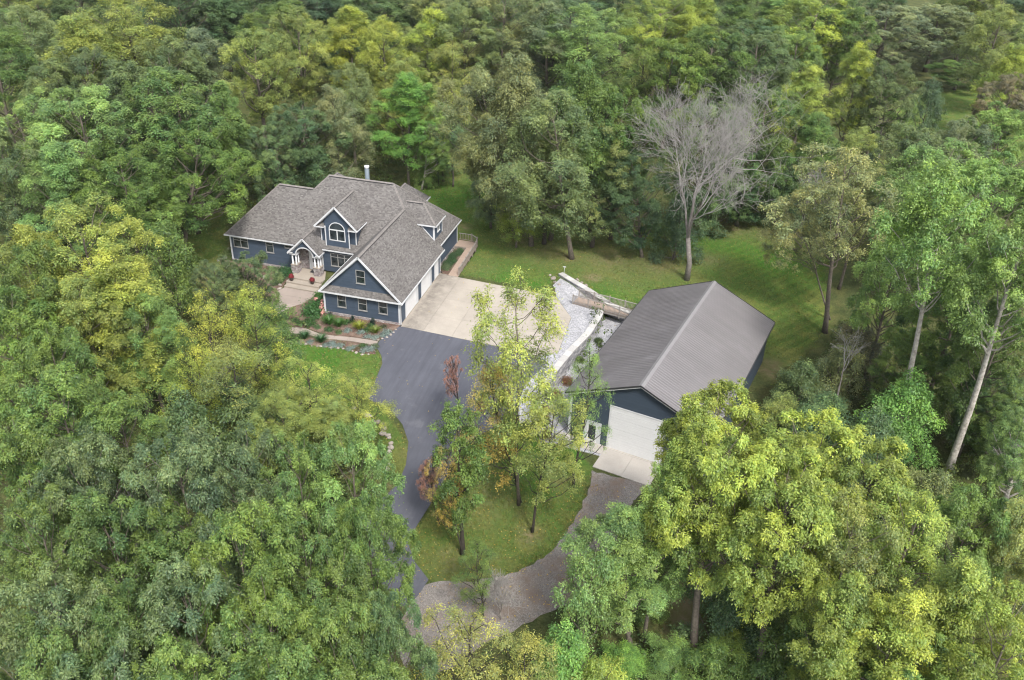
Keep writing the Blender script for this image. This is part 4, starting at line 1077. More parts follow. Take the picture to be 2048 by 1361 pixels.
# ------------------------------------------------------------------ retaining walls of blocks with pale caps
def rwall(pts, ztop, zbot, low_side, label, th=.62, caplen=1.15):
    c = pts[len(pts) // 2]
    r = empty('retaining_wall', (c[0], c[1], zbot(0)), label=label, cat='retaining wall')
    P = [Vector((*p, 0)) for p in pts]; S = [0]
    for a, b in zip(P, P[1:]): S.append(S[-1] + (b - a).length)
    def at(s):
        s = max(0, min(S[-1], s))
        for i in range(len(P) - 1):
            if s <= S[i + 1]: 
                d = (P[i + 1] - P[i]).normalized(); q = P[i] + d * (s - S[i])
                # smoothed direction
                j = min(i + 1, len(P) - 2); w = (s - S[i]) / (S[i + 1] - S[i]); d2 = (P[j + 1] - P[j]).normalized(); d0 = (P[i] - P[i - 1]).normalized() if i else d
                dd = (d * 1.0 + (d2 * max(0, w - .5) + d0 * max(0, .5 - w)) * 1.2).normalized()
                return q, Vector((dd.y, -dd.x, 0))
        return P[-1], Vector((d.y, -d.x, 0))
    L = S[-1]; n = round(L / caplen)
    for k in range(n):
        s0, s1 = L * k / n + .014, L * (k + 1) / n - .014
        (a, na_), (b, nb2) = at(s0), at(s1); z = ztop((s0 + s1) / 2 / L) + rnd.uniform(-.008, .008); w = th / 2 + .05
        MB().prism([(a + na_ * w)[:2], (b + nb2 * w)[:2], (b - nb2 * w)[:2], (a - na_ * w)[:2]], z, z + .12).build('cap_block', M['capstone'], r)
    core = MB(); m = n * 2
    for k in range(m):
        (a, na_), (b, nb2) = at(L * k / m), at(L * (k + 1) / m); z = ztop((k + .5) / m); w = th / 2 - .06
        core.prism([(a + na_ * w)[:2], (b + nb2 * w)[:2], (b - nb2 * w)[:2], (a - na_ * w)[:2]], zbot((k + .5) / m) - .3, z - .004)
    core.build('wall_core', M['mortar'], r)
    bh = .20; rows = 12
    for j in range(rows):
        s = -.4 * (j % 2) + .0
        while s < L:
            bl_ = rnd.uniform(.38, .62); s0, s1 = max(s, 0) + .006, min(s + bl_, L) - .006; tm = (s0 + s1) / 2 / L
            if s1 - s0 > .08:
                z1 = ztop(tm) - .004 - j * bh; z0 = z1 - bh + .012
                if z1 > zbot(tm) - .05:
                    (a, na_), (b, nb2) = at(s0), at(s1); w = th / 2; d = rnd.uniform(-.012, .02)
                    sgn = low_side
                    MB().prism([(a + na_ * sgn * (w + d))[:2], (b + nb2 * sgn * (w + d))[:2], (b + nb2 * sgn * (w - .055))[:2], (a + na_ * sgn * (w - .055))[:2]], z0, z1).build('wall_block', M['wallblock'], r)
            s += bl_
    return r
rwall(WALL_LOW, lambda t: .12 - .75 * max(0, t - .62) / .38 * 1.0, lambda t: -1.15 - 1.25 * min(1, max(0, t * 1.35 - .15)), -1, 'curved grey block retaining wall with pale caps between the concrete apron and the barn')
rwall(WALL_UP, lambda t: .22, lambda t: max(-1.2, -.15 - 1.5 * t), 1, 'straight block retaining wall with pale caps holding the back lawn above the footbridge')
# little white sensor post at the far tip of the upper wall
sp_ = MB().tube([(14.55, 17.9, 0), (14.55, 17.9, .95)], .03, 6)
sp_.box(14.35, 17.86, .93, 14.75, 17.94, 1.02)
tag(sp_.build('marker_post', M['trim']), 'thin white T-shaped post standing at the far tip of the upper retaining wall', 'post')

# ------------------------------------------------------------------ foliage: real leaf-sized faces in clustered sprays
def nrmz(a): return a / np.maximum(np.linalg.norm(a, axis=-1, keepdims=True), 1e-6)
def leaf_faces(rng, pos, nrm_, size, droop=0.0, aspect=.62, fold=.25, axis=None):
    """one folded kite-shaped leaf per position -> verts, quads"""
    n = len(pos)
    nrm_ = nrmz(nrm_)
    t = rng.normal(size=(n, 3)) if axis is None else np.array(axis); t[:, 2] -= droop * 1.6; t -= nrm_ * (t * nrm_).sum(1, keepdims=True); t = nrmz(t)
    b = np.cross(nrm_, t)
    s = (size * rng.uniform(.6, 1.35, n))[:, None]
    tip = pos + t * s * .62; tail = pos - t * s * .5
    fo = nrm_ * s * fold
    l = pos + b * s * aspect * .5 + fo * .5; r = pos - b * s * aspect * .5 + fo * .5
    V = np.stack([tail, l, tip, r], 1).reshape(-1, 3)
    F = np.arange(4 * n).reshape(n, 4)
    return V, F

class Crown: pass
def make_crown(seed, R=4.6, z0=6.0, z1=19.0, lobes=22, lr=(1.3, 2.1), cpl=46, lpc=24, leaf=.20, prof='round', droop=.15, spread=.30, open_=.0, warm_patch=.5, flat=.85, irregular=.22, shoot=.6, asp=.50, tight=0):
    rng = np.random.default_rng(seed)
    H = z1 - z0
    def rad(t):
        if prof == 'round': r = np.sqrt(np.clip(1 - ((t - .52) / .52) ** 2, 0, 1)) ** .85
        elif prof == 'oval': r = np.clip(np.sin(np.pi * np.clip(t * .93 + .06, 0, 1)) ** .75, 0, 1) * (.85 + .15 * t)
        elif prof == 'cone': r = np.clip(1.05 - t, 0, 1) ** .7 * np.clip(t * 6, 0, 1) ** .5
        elif prof == 'top': r = np.sqrt(np.clip(1 - ((t - .62) / .40) ** 2, .02, 1))
        else: r = np.clip(t * 5 + .3, 0, 1) ** .5 * np.sqrt(np.clip(1.02 - t ** 2.2, 0, 1))
        return r * R
    # sector asymmetry makes the outline uneven
    ph = rng.uniform(0, 6.28, 4); amp = rng.uniform(-irregular, irregular, 4)
    def asym(a, t): return 1 + amp[0] * np.cos(a + ph[0]) + amp[1] * np.cos(2 * a + ph[1] + 2 * t) + amp[2] * np.cos(3 * a + ph[2] - 3 * t) * .7
    LC = []; LR = []
    ga = rng.uniform(0, 6.28)
    for i in range(lobes):
        t = (i + .5) / lobes; t = .05 + .95 * t ** .85
        a = ga + i * 2.39996 + rng.normal() * .25
        lrad = rng.uniform(lr[0] * .85, lr[1] * 1.05) * (1.0 if t < .85 else .85)
        rr = rad(np.array(min(t, .97))) * asym(a, t)
        r = max(0, rr - lrad * .65) * rng.uniform(.68 + .12 * tight, 1.05 + .07 * tight)
        if rng.random() < .16 and t > .3: r *= .35
        LC.append((r * np.cos(a), r * np.sin(a), z0 + t * H - lrad * .35)); LR.append(lrad)
    LC.append((rng.normal() * .5, rng.normal() * .5, z1 - 1.5)); LR.append(lr[0])
    LC = np.array(LC); LR = np.array(LR); nl = len(LR)
    cp = []; cd = []; ct = []; cw = []
    lobe_tone = rng.normal(0, .12 + .04 * tight, nl); lobe_warm = rng.random(nl)
    for i in range(nl):
        k = int(cpl * (LR[i] / np.mean(LR)) ** 2); per = 5; ns = max(4, k // per)
        d = nrmz(rng.normal(size=(ns * 3, 3)))
        out = nrmz(np.append(LC[i, :2], .0)[None, :] + 1e-3)
        score = d @ (out[0] * .65 + np.array([0, 0, .75]))
        d = d[score > rng.uniform(-.70, .30, len(d))][:ns]
        L = LR[i] * rng.uniform(.70 + .15 * tight, 1.45 - .28 * tight, len(d)) * (1 + .25 * np.clip(d[:, 2], 0, 1) * shoot)
        f = np.sort(rng.uniform(.35 + .25 * tight, 1.0, (len(d), per)), 1)
        side = nrmz(rng.normal(size=(len(d), per, 3))) * (LR[i] * .17) * (1.15 - f)[..., None]
        p = LC[i] + d[:, None] * (L[:, None] * f)[..., None] * np.array([1, 1, flat]) + side
        p[..., 2] -= droop * .55 * (L[:, None] * f) ** 2 * (1 - np.clip(d[:, 2:3], 0, 1)) * .6
        dd = nrmz(d[:, None] + side * .8 + rng.normal(size=side.shape) * .12).reshape(-1, 3); f1 = f.ravel(); p = p.reshape(-1, 3)
        shoot_tone = np.repeat(rng.normal(0, .17, len(d)), per)
        dist = np.linalg.norm((p[:, None, :] - LC[None]) / np.array([1, 1, flat]), axis=2) / LR[None]
        dist[:, i] = 9
        keep = (dist.min(1) > .62) | (rng.random(len(p)) < .30)
        keep &= rng.random(len(p)) > open_
        p = p[keep]; dd = dd[keep]; shoot_tone = shoot_tone[keep]
        cp.append(p); cd.append(dd); ct.append(np.full(len(p), lobe_tone[i]) + shoot_tone + rng.normal(0, .09, len(p)))
        cw.append(np.clip(lobe_warm[i] * warm_patch + rng.normal(0, .12, len(p)) + (1 - warm_patch) * .5, 0, 1))
    cp = np.concatenate(cp); cd = np.concatenate(cd); ct = np.concatenate(ct); cw = np.concatenate(cw)
    n = len(cp); m = lpc
    # tufts: leaves radiate from the twig end, tips bending outward and down
    sz = spread * rng.uniform(.65, 1.35, n)
    o_ = rng.normal(size=(n, m, 3)); o_ -= cd[:, None] * (o_ * cd[:, None]).sum(2, keepdims=True) * .45
    off = o_ * sz[:, None, None] * .72
    pos = cp[:, None, :] + off
    pos[..., 2] -= (off ** 2).sum(2) * (.35 + droop * 1.6)
    ax = nrmz(off) * 1.0 + cd[:, None] * .55 + rng.normal(size=off.shape) * .35
    ax[..., 2] -= droop * 1.1
    nr = cd[:, None] * .35 + np.array([0, 0, .85]) + nrmz(off) * .35 + rng.normal(size=(n, m, 3)) * .42
    V, F = leaf_faces(rng, pos.reshape(-1, 3), nr.reshape(-1, 3), leaf, 0, asp, .22, ax.reshape(-1, 3))
    tone = np.clip(.5 + np.repeat(ct, m) + rng.normal(0, .12, n * m), 0, 1)
    # tone rises with height, leaves paler toward the top of the crown
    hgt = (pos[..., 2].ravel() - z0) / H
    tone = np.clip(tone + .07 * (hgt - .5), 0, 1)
    warm = np.clip(np.repeat(cw, m) + rng.normal(0, .16, n * m), 0, 1)
    c = Crown(); c.mesh = np_mesh('tree_crown', V, F, M['leaf'], dict(tone=np.repeat(tone, 4), warm=np.repeat(warm, 4)))
    c.R, c.z0, c.z1, c.LC, c.LR, c.cp = R, z0, z1, LC, LR, cp
    c.seed = seed; c.n = n * m
    return c

def limb(mb, rng, a, b, r0, r1, n=5, wob=.12, sides=5):
    a = np.array(a, float); b = np.array(b, float); L = np.linalg.norm(b - a)
    pts = []; off = np.zeros(3)
    for i in range(n + 1):
        t = i / n; sag = np.array([0, 0, L * .10 * math.sin(PI * t)])
        if 0 < i < n: off = off * .5 + rng.normal(size=3) * wob * L / n
        pts.append(a + (b - a) * t + sag * -1 * (1 if b[2] - a[2] > L * .5 else -.6) + off * (1 if i < n else 0))
    mb.tube(pts, [r0 + (r1 - r0) * (i / n) ** .8 for i in range(n + 1)], sides, cap=False)
    return pts

def make_trunk(crown, seed, r=.24, base=(0, 0), lean=(0, 0), mat='bark', fork=0, lowest=None, twigs=40, side=7, limb_to=None, top=.80):
    """trunk with limbs reaching the crown's lobes; base offset from the crown axis"""
    rng = np.random.default_rng(seed); mb = MB()
    zt = crown.z0 + (crown.z1 - crown.z0) * top
    pts = []; N = 9; ph = rng.uniform(0, 6.28)
    for i in range(N + 1):
        t = i / N; s = t ** 1.0
        pts.append((base[0] * (1 - s) + .22 * math.sin(t * 5 + ph) * t * (1 - t) * 3, base[1] * (1 - s) + .22 * math.cos(t * 4 + ph) * t * (1 - t) * 3, -0.3 + (zt + .3) * t))
    rad = [r * (1.25 if i == 0 else 1.0) * (1 - .80 * (i / N)) + .01 for i in range(N + 1)]
    mb.tube(pts, rad, side)
    P = np.array(pts)
    def on(z):
        t = np.clip((z + .3) / (zt + .3), 0, 1) * N; i = min(int(t), N - 1); return P[i] + (P[i + 1] - P[i]) * (t - i), rad[min(i, N)]
    for c, lrad in zip(crown.LC, crown.LR):
        hz = max(crown.z0 * .72 if lowest is None else lowest, c[2] - np.hypot(c[0], c[1]) * .9 - .6)
        a, ra = on(hz)
        limb(mb, rng, a, c, max(.03, ra * .52), .025, 4, .13, 4)
    k = rng.choice(len(crown.cp), min(twigs, len(crown.cp)), replace=False)
    for i in k:
        p = crown.cp[i]; j = np.argmin(np.linalg.norm(crown.LC - p, axis=1)); q = crown.LC[j] * .85 + p * .15
        limb(mb, rng, q, p, .022, .008, 2, .15, 3)
    return mb.mesh('tree_trunk', M[mat], True)

PC = {}
def proto(name, seed, tk=None, **kw):
    c = make_crown(seed, **kw); c.trunk = make_trunk(c, seed + 500, **(tk or {})); PC[name] = c; return c
# broad oaks and hickories
proto('oak1', 1, R=5.0, z0=6.0, z1=19.5, tight=1, flat=.72, lobes=40, lr=(.95, 1.55), cpl=56, lpc=26, leaf=0.184, droop=.3, spread=.29)
proto('oak2', 2, R=5.0, z0=5.5, z1=19.5, tight=1, flat=.72, lobes=36, lr=(1.0, 1.7), cpl=60, lpc=26, leaf=0.184, droop=.3, spread=.29, irregular=.25)
proto('oak3', 3, R=5.0, z0=7.0, z1=19.5, tight=1, flat=.74, lobes=42, lr=(.85, 1.45), cpl=54, lpc=26, leaf=0.176, droop=.25, spread=.29, irregular=.22)
proto('oak4', 4, R=5.0, z0=3.0, z1=19.5, tight=1, flat=.74, lobes=46, lr=(.95, 1.5), cpl=52, lpc=25, leaf=0.176, droop=.2, spread=.29)
# upright ash, maple, cottonwood
proto('ash1', 11, R=4.0, z0=5.0, z1=20.0, tight=.8, flat=.8, lobes=38, lr=(.8, 1.35), cpl=54, lpc=26, leaf=0.152, prof='oval', droop=.1, warm_patch=.6)
proto('ash2', 12, R=4.0, z0=4.0, z1=20.0, lobes=34, lr=(.9, 1.6), cpl=56, lpc=25, leaf=0.152, prof='oval', droop=.1, irregular=.26, open_=.06)
proto('ash3', 13, R=4.2, z0=7.5, z1=20.0, tight=.8, flat=.8, lobes=34, lr=(.85, 1.45), cpl=54, lpc=25, leaf=0.160, prof='top', droop=.1, irregular=.2)
# fine-leaved, feathery
proto('fine1', 21, R=4.4, z0=5.0, z1=19.0, lobes=34, lr=(.9, 1.7), cpl=59, lpc=33, leaf=.155, prof='round', droop=.5, spread=.34, open_=.08, irregular=.25)
proto('fine2', 22, R=4.4, z0=2.5, z1=19.0, lobes=40, lr=(.9, 1.6), cpl=54, lpc=33, leaf=.155, prof='oval', droop=.6, spread=.34, open_=.08)
# loose, light trees with visible limbs
proto('loose1', 31, R=4.0, z0=4.5, z1=17.0, lobes=26, lr=(.8, 1.4), cpl=40, lpc=18, leaf=0.136, prof='round', droop=.15, spread=.36, open_=.30, irregular=.28, tk=dict(r=.2, twigs=160, mat='bark_dark'))
proto('loose2', 32, R=4.0, z0=3.0, z1=17.0, lobes=24, lr=(.8, 1.5), cpl=43, lpc=17, leaf=0.144, prof='oval', droop=.1, spread=.36, open_=.32, irregular=.28, tk=dict(r=.2, twigs=160, mat='bark_dark'))
# small trees and tall shrubs leafed to the ground
proto('bush1', 41, R=2.6, z0=.2, z1=6.2, lobes=18, lr=(.7, 1.2), cpl=45, lpc=22, leaf=0.136, prof='bush', droop=.2, spread=.3, tk=dict(r=.09, twigs=20, lowest=.3))
proto('bush2', 42, R=2.6, z0=.3, z1=6.2, lobes=20, lr=(.6, 1.1), cpl=45, lpc=19, leaf=0.128, prof='bush', droop=.3, spread=.32, irregular=.3, tk=dict(r=.09, twigs=20, lowest=.3))
proto('small1', 45, R=2.2, z0=2.2, z1=8.5, lobes=14, lr=(.7, 1.1), cpl=40, lpc=19, leaf=0.128, prof='round', droop=.1, open_=.12, tk=dict(r=.10, twigs=40))
proto('high1', 51, R=4.5, z0=9.0, z1=20.0, tight=.8, flat=.78, lobes=38, lr=(.9, 1.5), cpl=62, lpc=26, leaf=.17, prof='round', droop=.15, spread=.27, open_=.04, irregular=.25)
proto('high2', 52, R=4.5, z0=9.5, z1=20.0, lobes=30, lr=(.9, 1.6), cpl=44, lpc=22, leaf=.16, prof='round', droop=.2, spread=.30, open_=.18, irregular=.28, tk=dict(twigs=120))
proto('maple', 55, R=4.0, z0=5.5, z1=17.0, lobes=28, lr=(.8, 1.4), cpl=42, lpc=18, leaf=.16, prof='round', droop=.1, spread=.33, open_=.08, irregular=.25, tk=dict(r=.2, twigs=160))
proto('ivy', 56, R=2.6, z0=2.2, z1=15.0, lobes=26, lr=(.6, 1.15), cpl=40, lpc=20, leaf=.17, prof='top', droop=.2, spread=.28, open_=.15, irregular=.3, tk=dict(r=.2, twigs=60))
proto('fine3', 23, R=4.4, z0=7.0, z1=19.0, lobes=34, lr=(.9, 1.6), cpl=56, lpc=30, leaf=.15, prof='top', droop=.4, spread=.32, open_=.08, irregular=.28)
proto('high3', 53, R=4.5, z0=12.0, z1=20.0, lobes=26, lr=(1.1, 1.9), cpl=66, lpc=26, leaf=.17, prof='round', droop=.15, spread=.28, open_=.04, irregular=.25)
NAT = dict(high3=(4.5, 20), fine3=(4.4, 19), high1=(4.5, 20), high2=(4.5, 20), maple=(4.0, 17), ivy=(2.6, 15), oak1=(5.0, 19.5), oak2=(5.0, 19.5), oak3=(5.0, 19.5), oak4=(5.0, 19.5), ash1=(4.0, 20), ash2=(4.0, 20), ash3=(4.2, 20), fine1=(4.4, 19), fine2=(4.4, 19), loose1=(4.0, 17), loose2=(4.0, 17), bush1=(2.6, 6.2), bush2=(2.6, 6.2), small1=(2.2, 8.5))

# leaf colours (albedo); the fourth number is the share of turned leaves
PLANTED = []
CO = dict(
    turn=(.34, .30, .09, .72), lime=(.245, .315, .066, .34), yellow=(.300, .345, .070, .28), pale=(.255, .280, .120, .36), limey=(.255, .305, .078, .36), gold=(.265, .300, .088, .42), olive=(.210, .265, .080, .42), khaki=(.190, .225, .095, .36),
    mid=(.122, .200, .052, .42), fresh=(.180, .285, .085, .34), bright=(.160, .300, .068, .30), green=(.102, .172, .050, .44), deep=(.110, .180, .076, .34),
    dark=(.082, .140, .066, .28), blue=(.118, .172, .074, .36), grey=(.168, .215, .115, .36), dull=(.165, .220, .088, .38), brown=(.190, .222, .098, .36), tan=(.185, .185, .120, .38),
    redleaf=(.40, .21, .17, .2), redleaf2=(.32, .19, .15, .3))
def tint(o, c, k=.08):
    j = rnd.uniform(1 - k, 1 + k); a = c[3] * rnd.uniform(.92, 1.05)
    o.color = (c[0] * j * rnd.uniform(.96, 1.04), c[1] * j, c[2] * j * rnd.uniform(.9, 1.1), a)

def plant_tree(kind, x, y, H, R, colour, label, cat='tree', group=None, name='broadleaf_tree', dx=None, dy=None, trunk_r=None, trunk_mat=None, z0f=None, twigs=60, fork=None, rz=None):
    """one tree: Empty at the foot, crown and trunk as parts. dx, dy: crown axis away from the foot (a leaning trunk)"""
    p = PC[kind]; R0, H0 = NAT[kind]; PLANTED.append((x, y))
    x, y = float(x), float(y)
    g = th(x, y)
    t = empty(name, (x, y, g), 0, label, cat, group)
    c = bpy.data.objects.new('crown', p.mesh); COL.objects.link(c); c.parent = t
    rz = rnd.uniform(0, 2 * PI) if rz is None else rz
    sr, sh = R / R0, H / H0
    c.scale = (sr, sr, sh); c.rotation_euler = (0, 0, rz)
    tint(c, CO[colour])
    if dx is None and trunk_r is None and trunk_mat is None:
        k = bpy.data.objects.new('trunk', p.trunk); COL.objects.link(k); k.parent = t
        k.scale = (sr, sr, sh); k.rotation_euler = (0, 0, rz)
    else:
        dx = dx or 0; dy = dy or 0
        c.location = (dx, dy, 0)
        # own trunk for this tree: build in the crown's frame, unscaled
        q = Crown(); ca, sa = math.cos(rz), math.sin(rz)
        def tr(a): 
            a = np.array(a, float) * np.array([sr, sr, sh]); return np.stack([a[:, 0] * ca - a[:, 1] * sa, a[:, 0] * sa + a[:, 1] * ca, a[:, 2]], 1)
        q.LC, q.cp, q.LR, q.z0, q.z1 = tr(p.LC), tr(p.cp), p.LR, p.z0 * sh, p.z1 * sh
        me = make_trunk(q, int(x * 31 + y * 17) % 9999, r=trunk_r or .24, base=(-dx, -dy), mat=trunk_mat or 'bark', twigs=twigs, lowest=fork)
        k = bpy.data.objects.new('trunk', me); COL.objects.link(k); k.parent = t; k.location = (dx, dy, 0)
    return t

# ------------------------------------------------------------------ the trees, one by one
FT = 'broadleaf_tree'
def tr_(args, kind, colour, label, **k): return plant_tree(kind, *args, colour, label, **k)
def tb_(args, kind, colour, label, **k):
    x, y, H, R, dx, dy = args
    return plant_tree(kind, x, y, H, R, colour, label, dx=dx, dy=dy, **k)

cam_xy = (32.187, -79.129)
# far edge of the wood, top of the view, left to right
tr_([-82.7, 46, 19, 6.84], 'fine1', 'dull', 'dull green tree with a bare dark branch in the top left corner of the wood')
tr_([-65.3, 37.8, 21, 8.53], 'fine2', 'olive', 'big olive yellow tree near the top left corner, left one of the olive pair')
tr_([-63.9, 47.5, 22, 8.61], 'fine1', 'olive', 'big olive yellow tree near the top left corner, right one of the olive pair')
tr_([-73.8, 76.7, 20, 8.42], 'oak2', 'dark', 'dark green tree behind the olive pair at the top edge')
tr_([-68.9, 83.8, 18, 8.24], 'ash1', 'deep', 'deep green tree at the top edge between olive and golden crowns')
tr_([-59.2, 85.9, 20, 8.65], 'ash2', 'deep', 'dark mottled tree at the top edge above the vine-wrapped trunks')
tr_([-53.7, 93.8, 18, 8.48], 'oak1', 'dark', 'dark green tree at the top edge behind the golden yellow crown')
tr_([-30.9, 95.2, 20, 7.78], 'ash2', 'dull', 'dull green tree at the top edge above the orange-tipped crown')
tr_([-42.5, 105.9, 20, 7.78], 'oak3', 'dark', 'dark tree at the top edge right of the golden yellow crown')
tr_([-52.3, 48.9, 18, 5.91], 'ash1', 'grey', 'grey green tree left of the vine-wrapped trunks')
tr_([-53.7, 42.3, 18, 5.69], 'fine1', 'dull', 'dull green tree between the olive pair and the grey green tree')
tb_([-36.58, 38.16, 21.6, 5.32, 0.25, 0.06], 'ash3', 'olive', 'olive tree with a thick dark vine-wrapped trunk, left one of two behind the house', trunk_r=.42, trunk_mat='bark')
tb_([-35.56, 49.3, 21.7, 5.69, 0.37, 0.09], 'ash3', 'olive', 'yellowish tree with a dark ivy-covered trunk, right one of two behind the house', trunk_r=.40, trunk_mat='bark')
tr_([-32.5, 63, 20, 7], 'ash1', 'yellow', 'golden yellow tree with an orange top standing beyond the chimney')
tr_([-25.1, 59, 19, 5.19], 'fine1', 'yellow', 'yellow tree joined to the right side of the golden orange-topped tree')
tr_([-21.1, 72.2, 19, 6.42], 'ash2', 'lime', 'yellow green tree with an orange shoulder at the top centre left')
tr_([-15.5, 65.4, 15, 4.56], 'loose2', 'gold', 'small orange-tinged tree right below the yellow green tree with orange shoulder')
tr_([-16, 73.5, 20, 6.4], 'oak3', 'dull', 'dull green tree behind the tall brownish tree at the top centre')
tr_([-10.4, 78.9, 22, 7.36], 'fine1', 'brown', 'tall brownish olive tree at the top centre, the highest brown crown')
tr_([-2.2, 78, 21, 7.26], 'fine2', 'grey', 'pale grey green feathery tree at the top centre')
tr_([5, 77.4, 20, 8.46], 'fine1', 'fresh', 'light green feathery willow-like tree right of the top centre')
tr_([-8.6, 132.1, 20, 9.53], 'oak1', 'dark', 'dark tree peeping over the feathery light green tree')
tr_([4.1, 123.8, 19, 8.03], 'oak2', 'deep', 'deep green tree at the top edge left of the lime cottonwoods')
tr_([16, 87.6, 21, 7.47], 'ash3', 'lime', 'lime green cottonwood at the top edge above the dead tree')
tr_([16, 67.9, 17, 5.19], 'loose1', 'olive', 'small olive tree between the feathery willow and the lime cottonwood')
tr_([21.9, 94.9, 21, 8.16], 'ash1', 'lime', 'second lime green cottonwood at the top edge, right above the dead tree')
tr_([28.5, 111.8, 20, 7.85], 'ash2', 'green', 'mid green tree at the top edge right of the two lime cottonwoods')
tr_([36.1, 119.2, 20, 9.07], 'ash1', 'fresh', 'fresh green tree at the top edge near the upper right')
tr_([43.2, 103.5, 21, 8.77], 'ash3', 'lime', 'bright lime tree at the top edge, largest lime crown of the upper right')
tr_([49.5, 74.4, 19, 4.32], 'ash2', 'lime', 'narrow bright lime tree leaning toward the meadow at upper right', rz=.4)
tr_([48.8, 104.3, 20, 6.92], 'oak3', 'green', 'mid green tree just right of the largest lime crown')
tr_([59.8, 135.5, 16, 10.17], 'oak1', 'grey', 'broad grey green tree above the upper right meadow, left of two')
tr_([72.7, 150.9, 15, 10.74], 'oak2', 'grey', 'broad grey green tree above the upper right meadow, right of two')
tr_([53.6, 72.9, 17, 5.06], 'oak3', 'blue', 'blue green tree bordering the upper right meadow on its left')
tr_([77, 135.3, 6, 6.47], 'oak1', 'green', 'low green tree at the back of the upper right meadow')
tr_([77.9, 117.3, 20, 7.14], 'fine1', 'olive', 'olive tree in the top right corner')
tr_([76.9, 95.4, 17, 5.58], 'fine2', 'lime', 'yellowish tree at the right edge just below the top right corner')
tr_([84.9, 175.1, 20, 10.94], 'oak1', 'dark', 'dark tree behind the olive crown of the top right corner')
tr_([63.5, 86.6, 11, 3.39], 'bush1', 'dark', 'dark vine-smothered snag standing in the upper right meadow')
tr_([75.3, 85.1, 14, 4.92], 'oak3', 'tan', 'brownish grey tree at the right edge beside the meadow')
tb_([56.09, 75.95, 12.1, 4.82, -1.48, -0.37], 'oak3', 'green', 'slender tree with a pale leaning trunk left of the meadow', trunk_r=.16, trunk_mat='bark_pale')
# second rank
tr_([-73.2, 28.6, 20, 7.11], 'oak1', 'green', 'green tree cut by the left edge near the top')
tr_([-58, 22.8, 18, 5.72], 'oak2', 'blue', 'blue green oak under the olive pair, upper left')
tr_([-57.5, 28.6, 19, 5.22], 'oak3', 'blue', 'blue green oak right under the olive pair, with a pointed top')
tr_([-43.6, 22.5, 20, 6.17], 'oak1', 'blue', 'silvery blue green oak beside the dull green tree, upper left')
tr_([-35, 16.1, 21, 7.29], 'oak2', 'green', 'large dark green oak left of the house roof')
tr_([-32.7, 22.4, 18, 3.85], 'ash1', 'fresh', 'bright yellow green tree showing beside the large dark oak left of the house')
tb_([-31.49, 6.84, 17.9, 5.4, 4.16, 1.03], 'oak3', 'green', 'wide green oak with a leaning dark trunk by the left end of the house', trunk_r=.32)
tr_([-33.2, 26.1, 10, 3.41], 'oak3', 'deep', 'deep green tree touching the upper left corner of the house roof')
tr_([-50.6, 8.5, 19, 6.55], 'oak4', 'fresh', 'fresh green tree at the left edge, topmost fresh green one')
tr_([-43.3, 8.7, 20, 6.44], 'oak1', 'fresh', 'fresh mid green tree, right of the topmost fresh green one at the left edge')
tr_([-46.7, -0.8, 18, 4.41], 'oak2', 'blue', 'grey green tree cut by the left edge, above the yellow green mass')
tr_([-37.5, -2.6, 18, 5.32], 'ash1', 'fresh', 'fresh green tree with a lime top in front of the grey green oaks, left')
tr_([-32.1, 0.1, 17, 4.87], 'oak3', 'mid', 'mid green tree directly left of the wide oak by the house')
tr_([-30.7, 1.8, 13, 3.91], 'ash3', 'fresh', 'low fresh green tree between the wide oak and the yellow green mass')
tr_([-23.1, 25.1, 15, 5.53], 'oak4', 'dark', 'dark rounded tree right behind the left wing of the house')
tr_([-25.4, 21.7, 14, 3.52], 'oak4', 'deep', 'deep green tree behind the left wing, under the left vine-wrapped trunk')
tr_([-19.5, 27.6, 17, 4.56], 'fine2', 'brown', 'brownish olive tree behind the main ridge of the house')
tr_([-23.4, 41.9, 16, 4.35], 'fine1', 'dull', 'dull olive tree under the golden orange-topped crown')
tr_([-20.9, 24.8, 10, 3.63], 'bush2', 'deep', 'bushy dark green tree behind the peak of the house roof')
tb_([-13.19, 37.66, 16.8, 5.88, 0.25, 0.06], 'ash1', 'bright', 'bright green maple standing on the back lawn right behind the flue pipe', trunk_r=.22)
tb_([-11.39, 37.91, 13.1, 3.16, 2.04, 0.5], 'ash2', 'fresh', 'smaller bright green tree just right of the bright green maple', trunk_r=.15, trunk_mat='bark_pale')
tr_([-9.4, 42.3, 16, 4.27], 'oak4', 'olive', 'olive tree behind the bright green maple, right side')
tr_([-19.1, 50.8, 15, 5.73], 'fine2', 'olive', 'olive tree behind the bright green maple, left side')
tr_([-7.4, 40.8, 12, 3.21], 'small1', 'deep', 'deep green small tree at the dark trunks beyond the back lawn')
tb_([-1.92, 36.69, 8.8, 2.44, 0.09, 0.02], 'small1', 'green', 'thin sapling with a dark stem on the back lawn, nearer of two', trunk_r=.07, trunk_mat='bark_dark')
tb_([-9.56, 40.27, 5.6, 2.2, 0.2, 0.05], 'small1', 'green', 'thin sapling with a dark stem on the back lawn, farther of two', trunk_r=.07, trunk_mat='bark_dark')
tr_([-10.9, 38.9, 3.2, 1.84], 'bush1', 'fresh', 'low fresh green bush behind the roof of the rear wing')
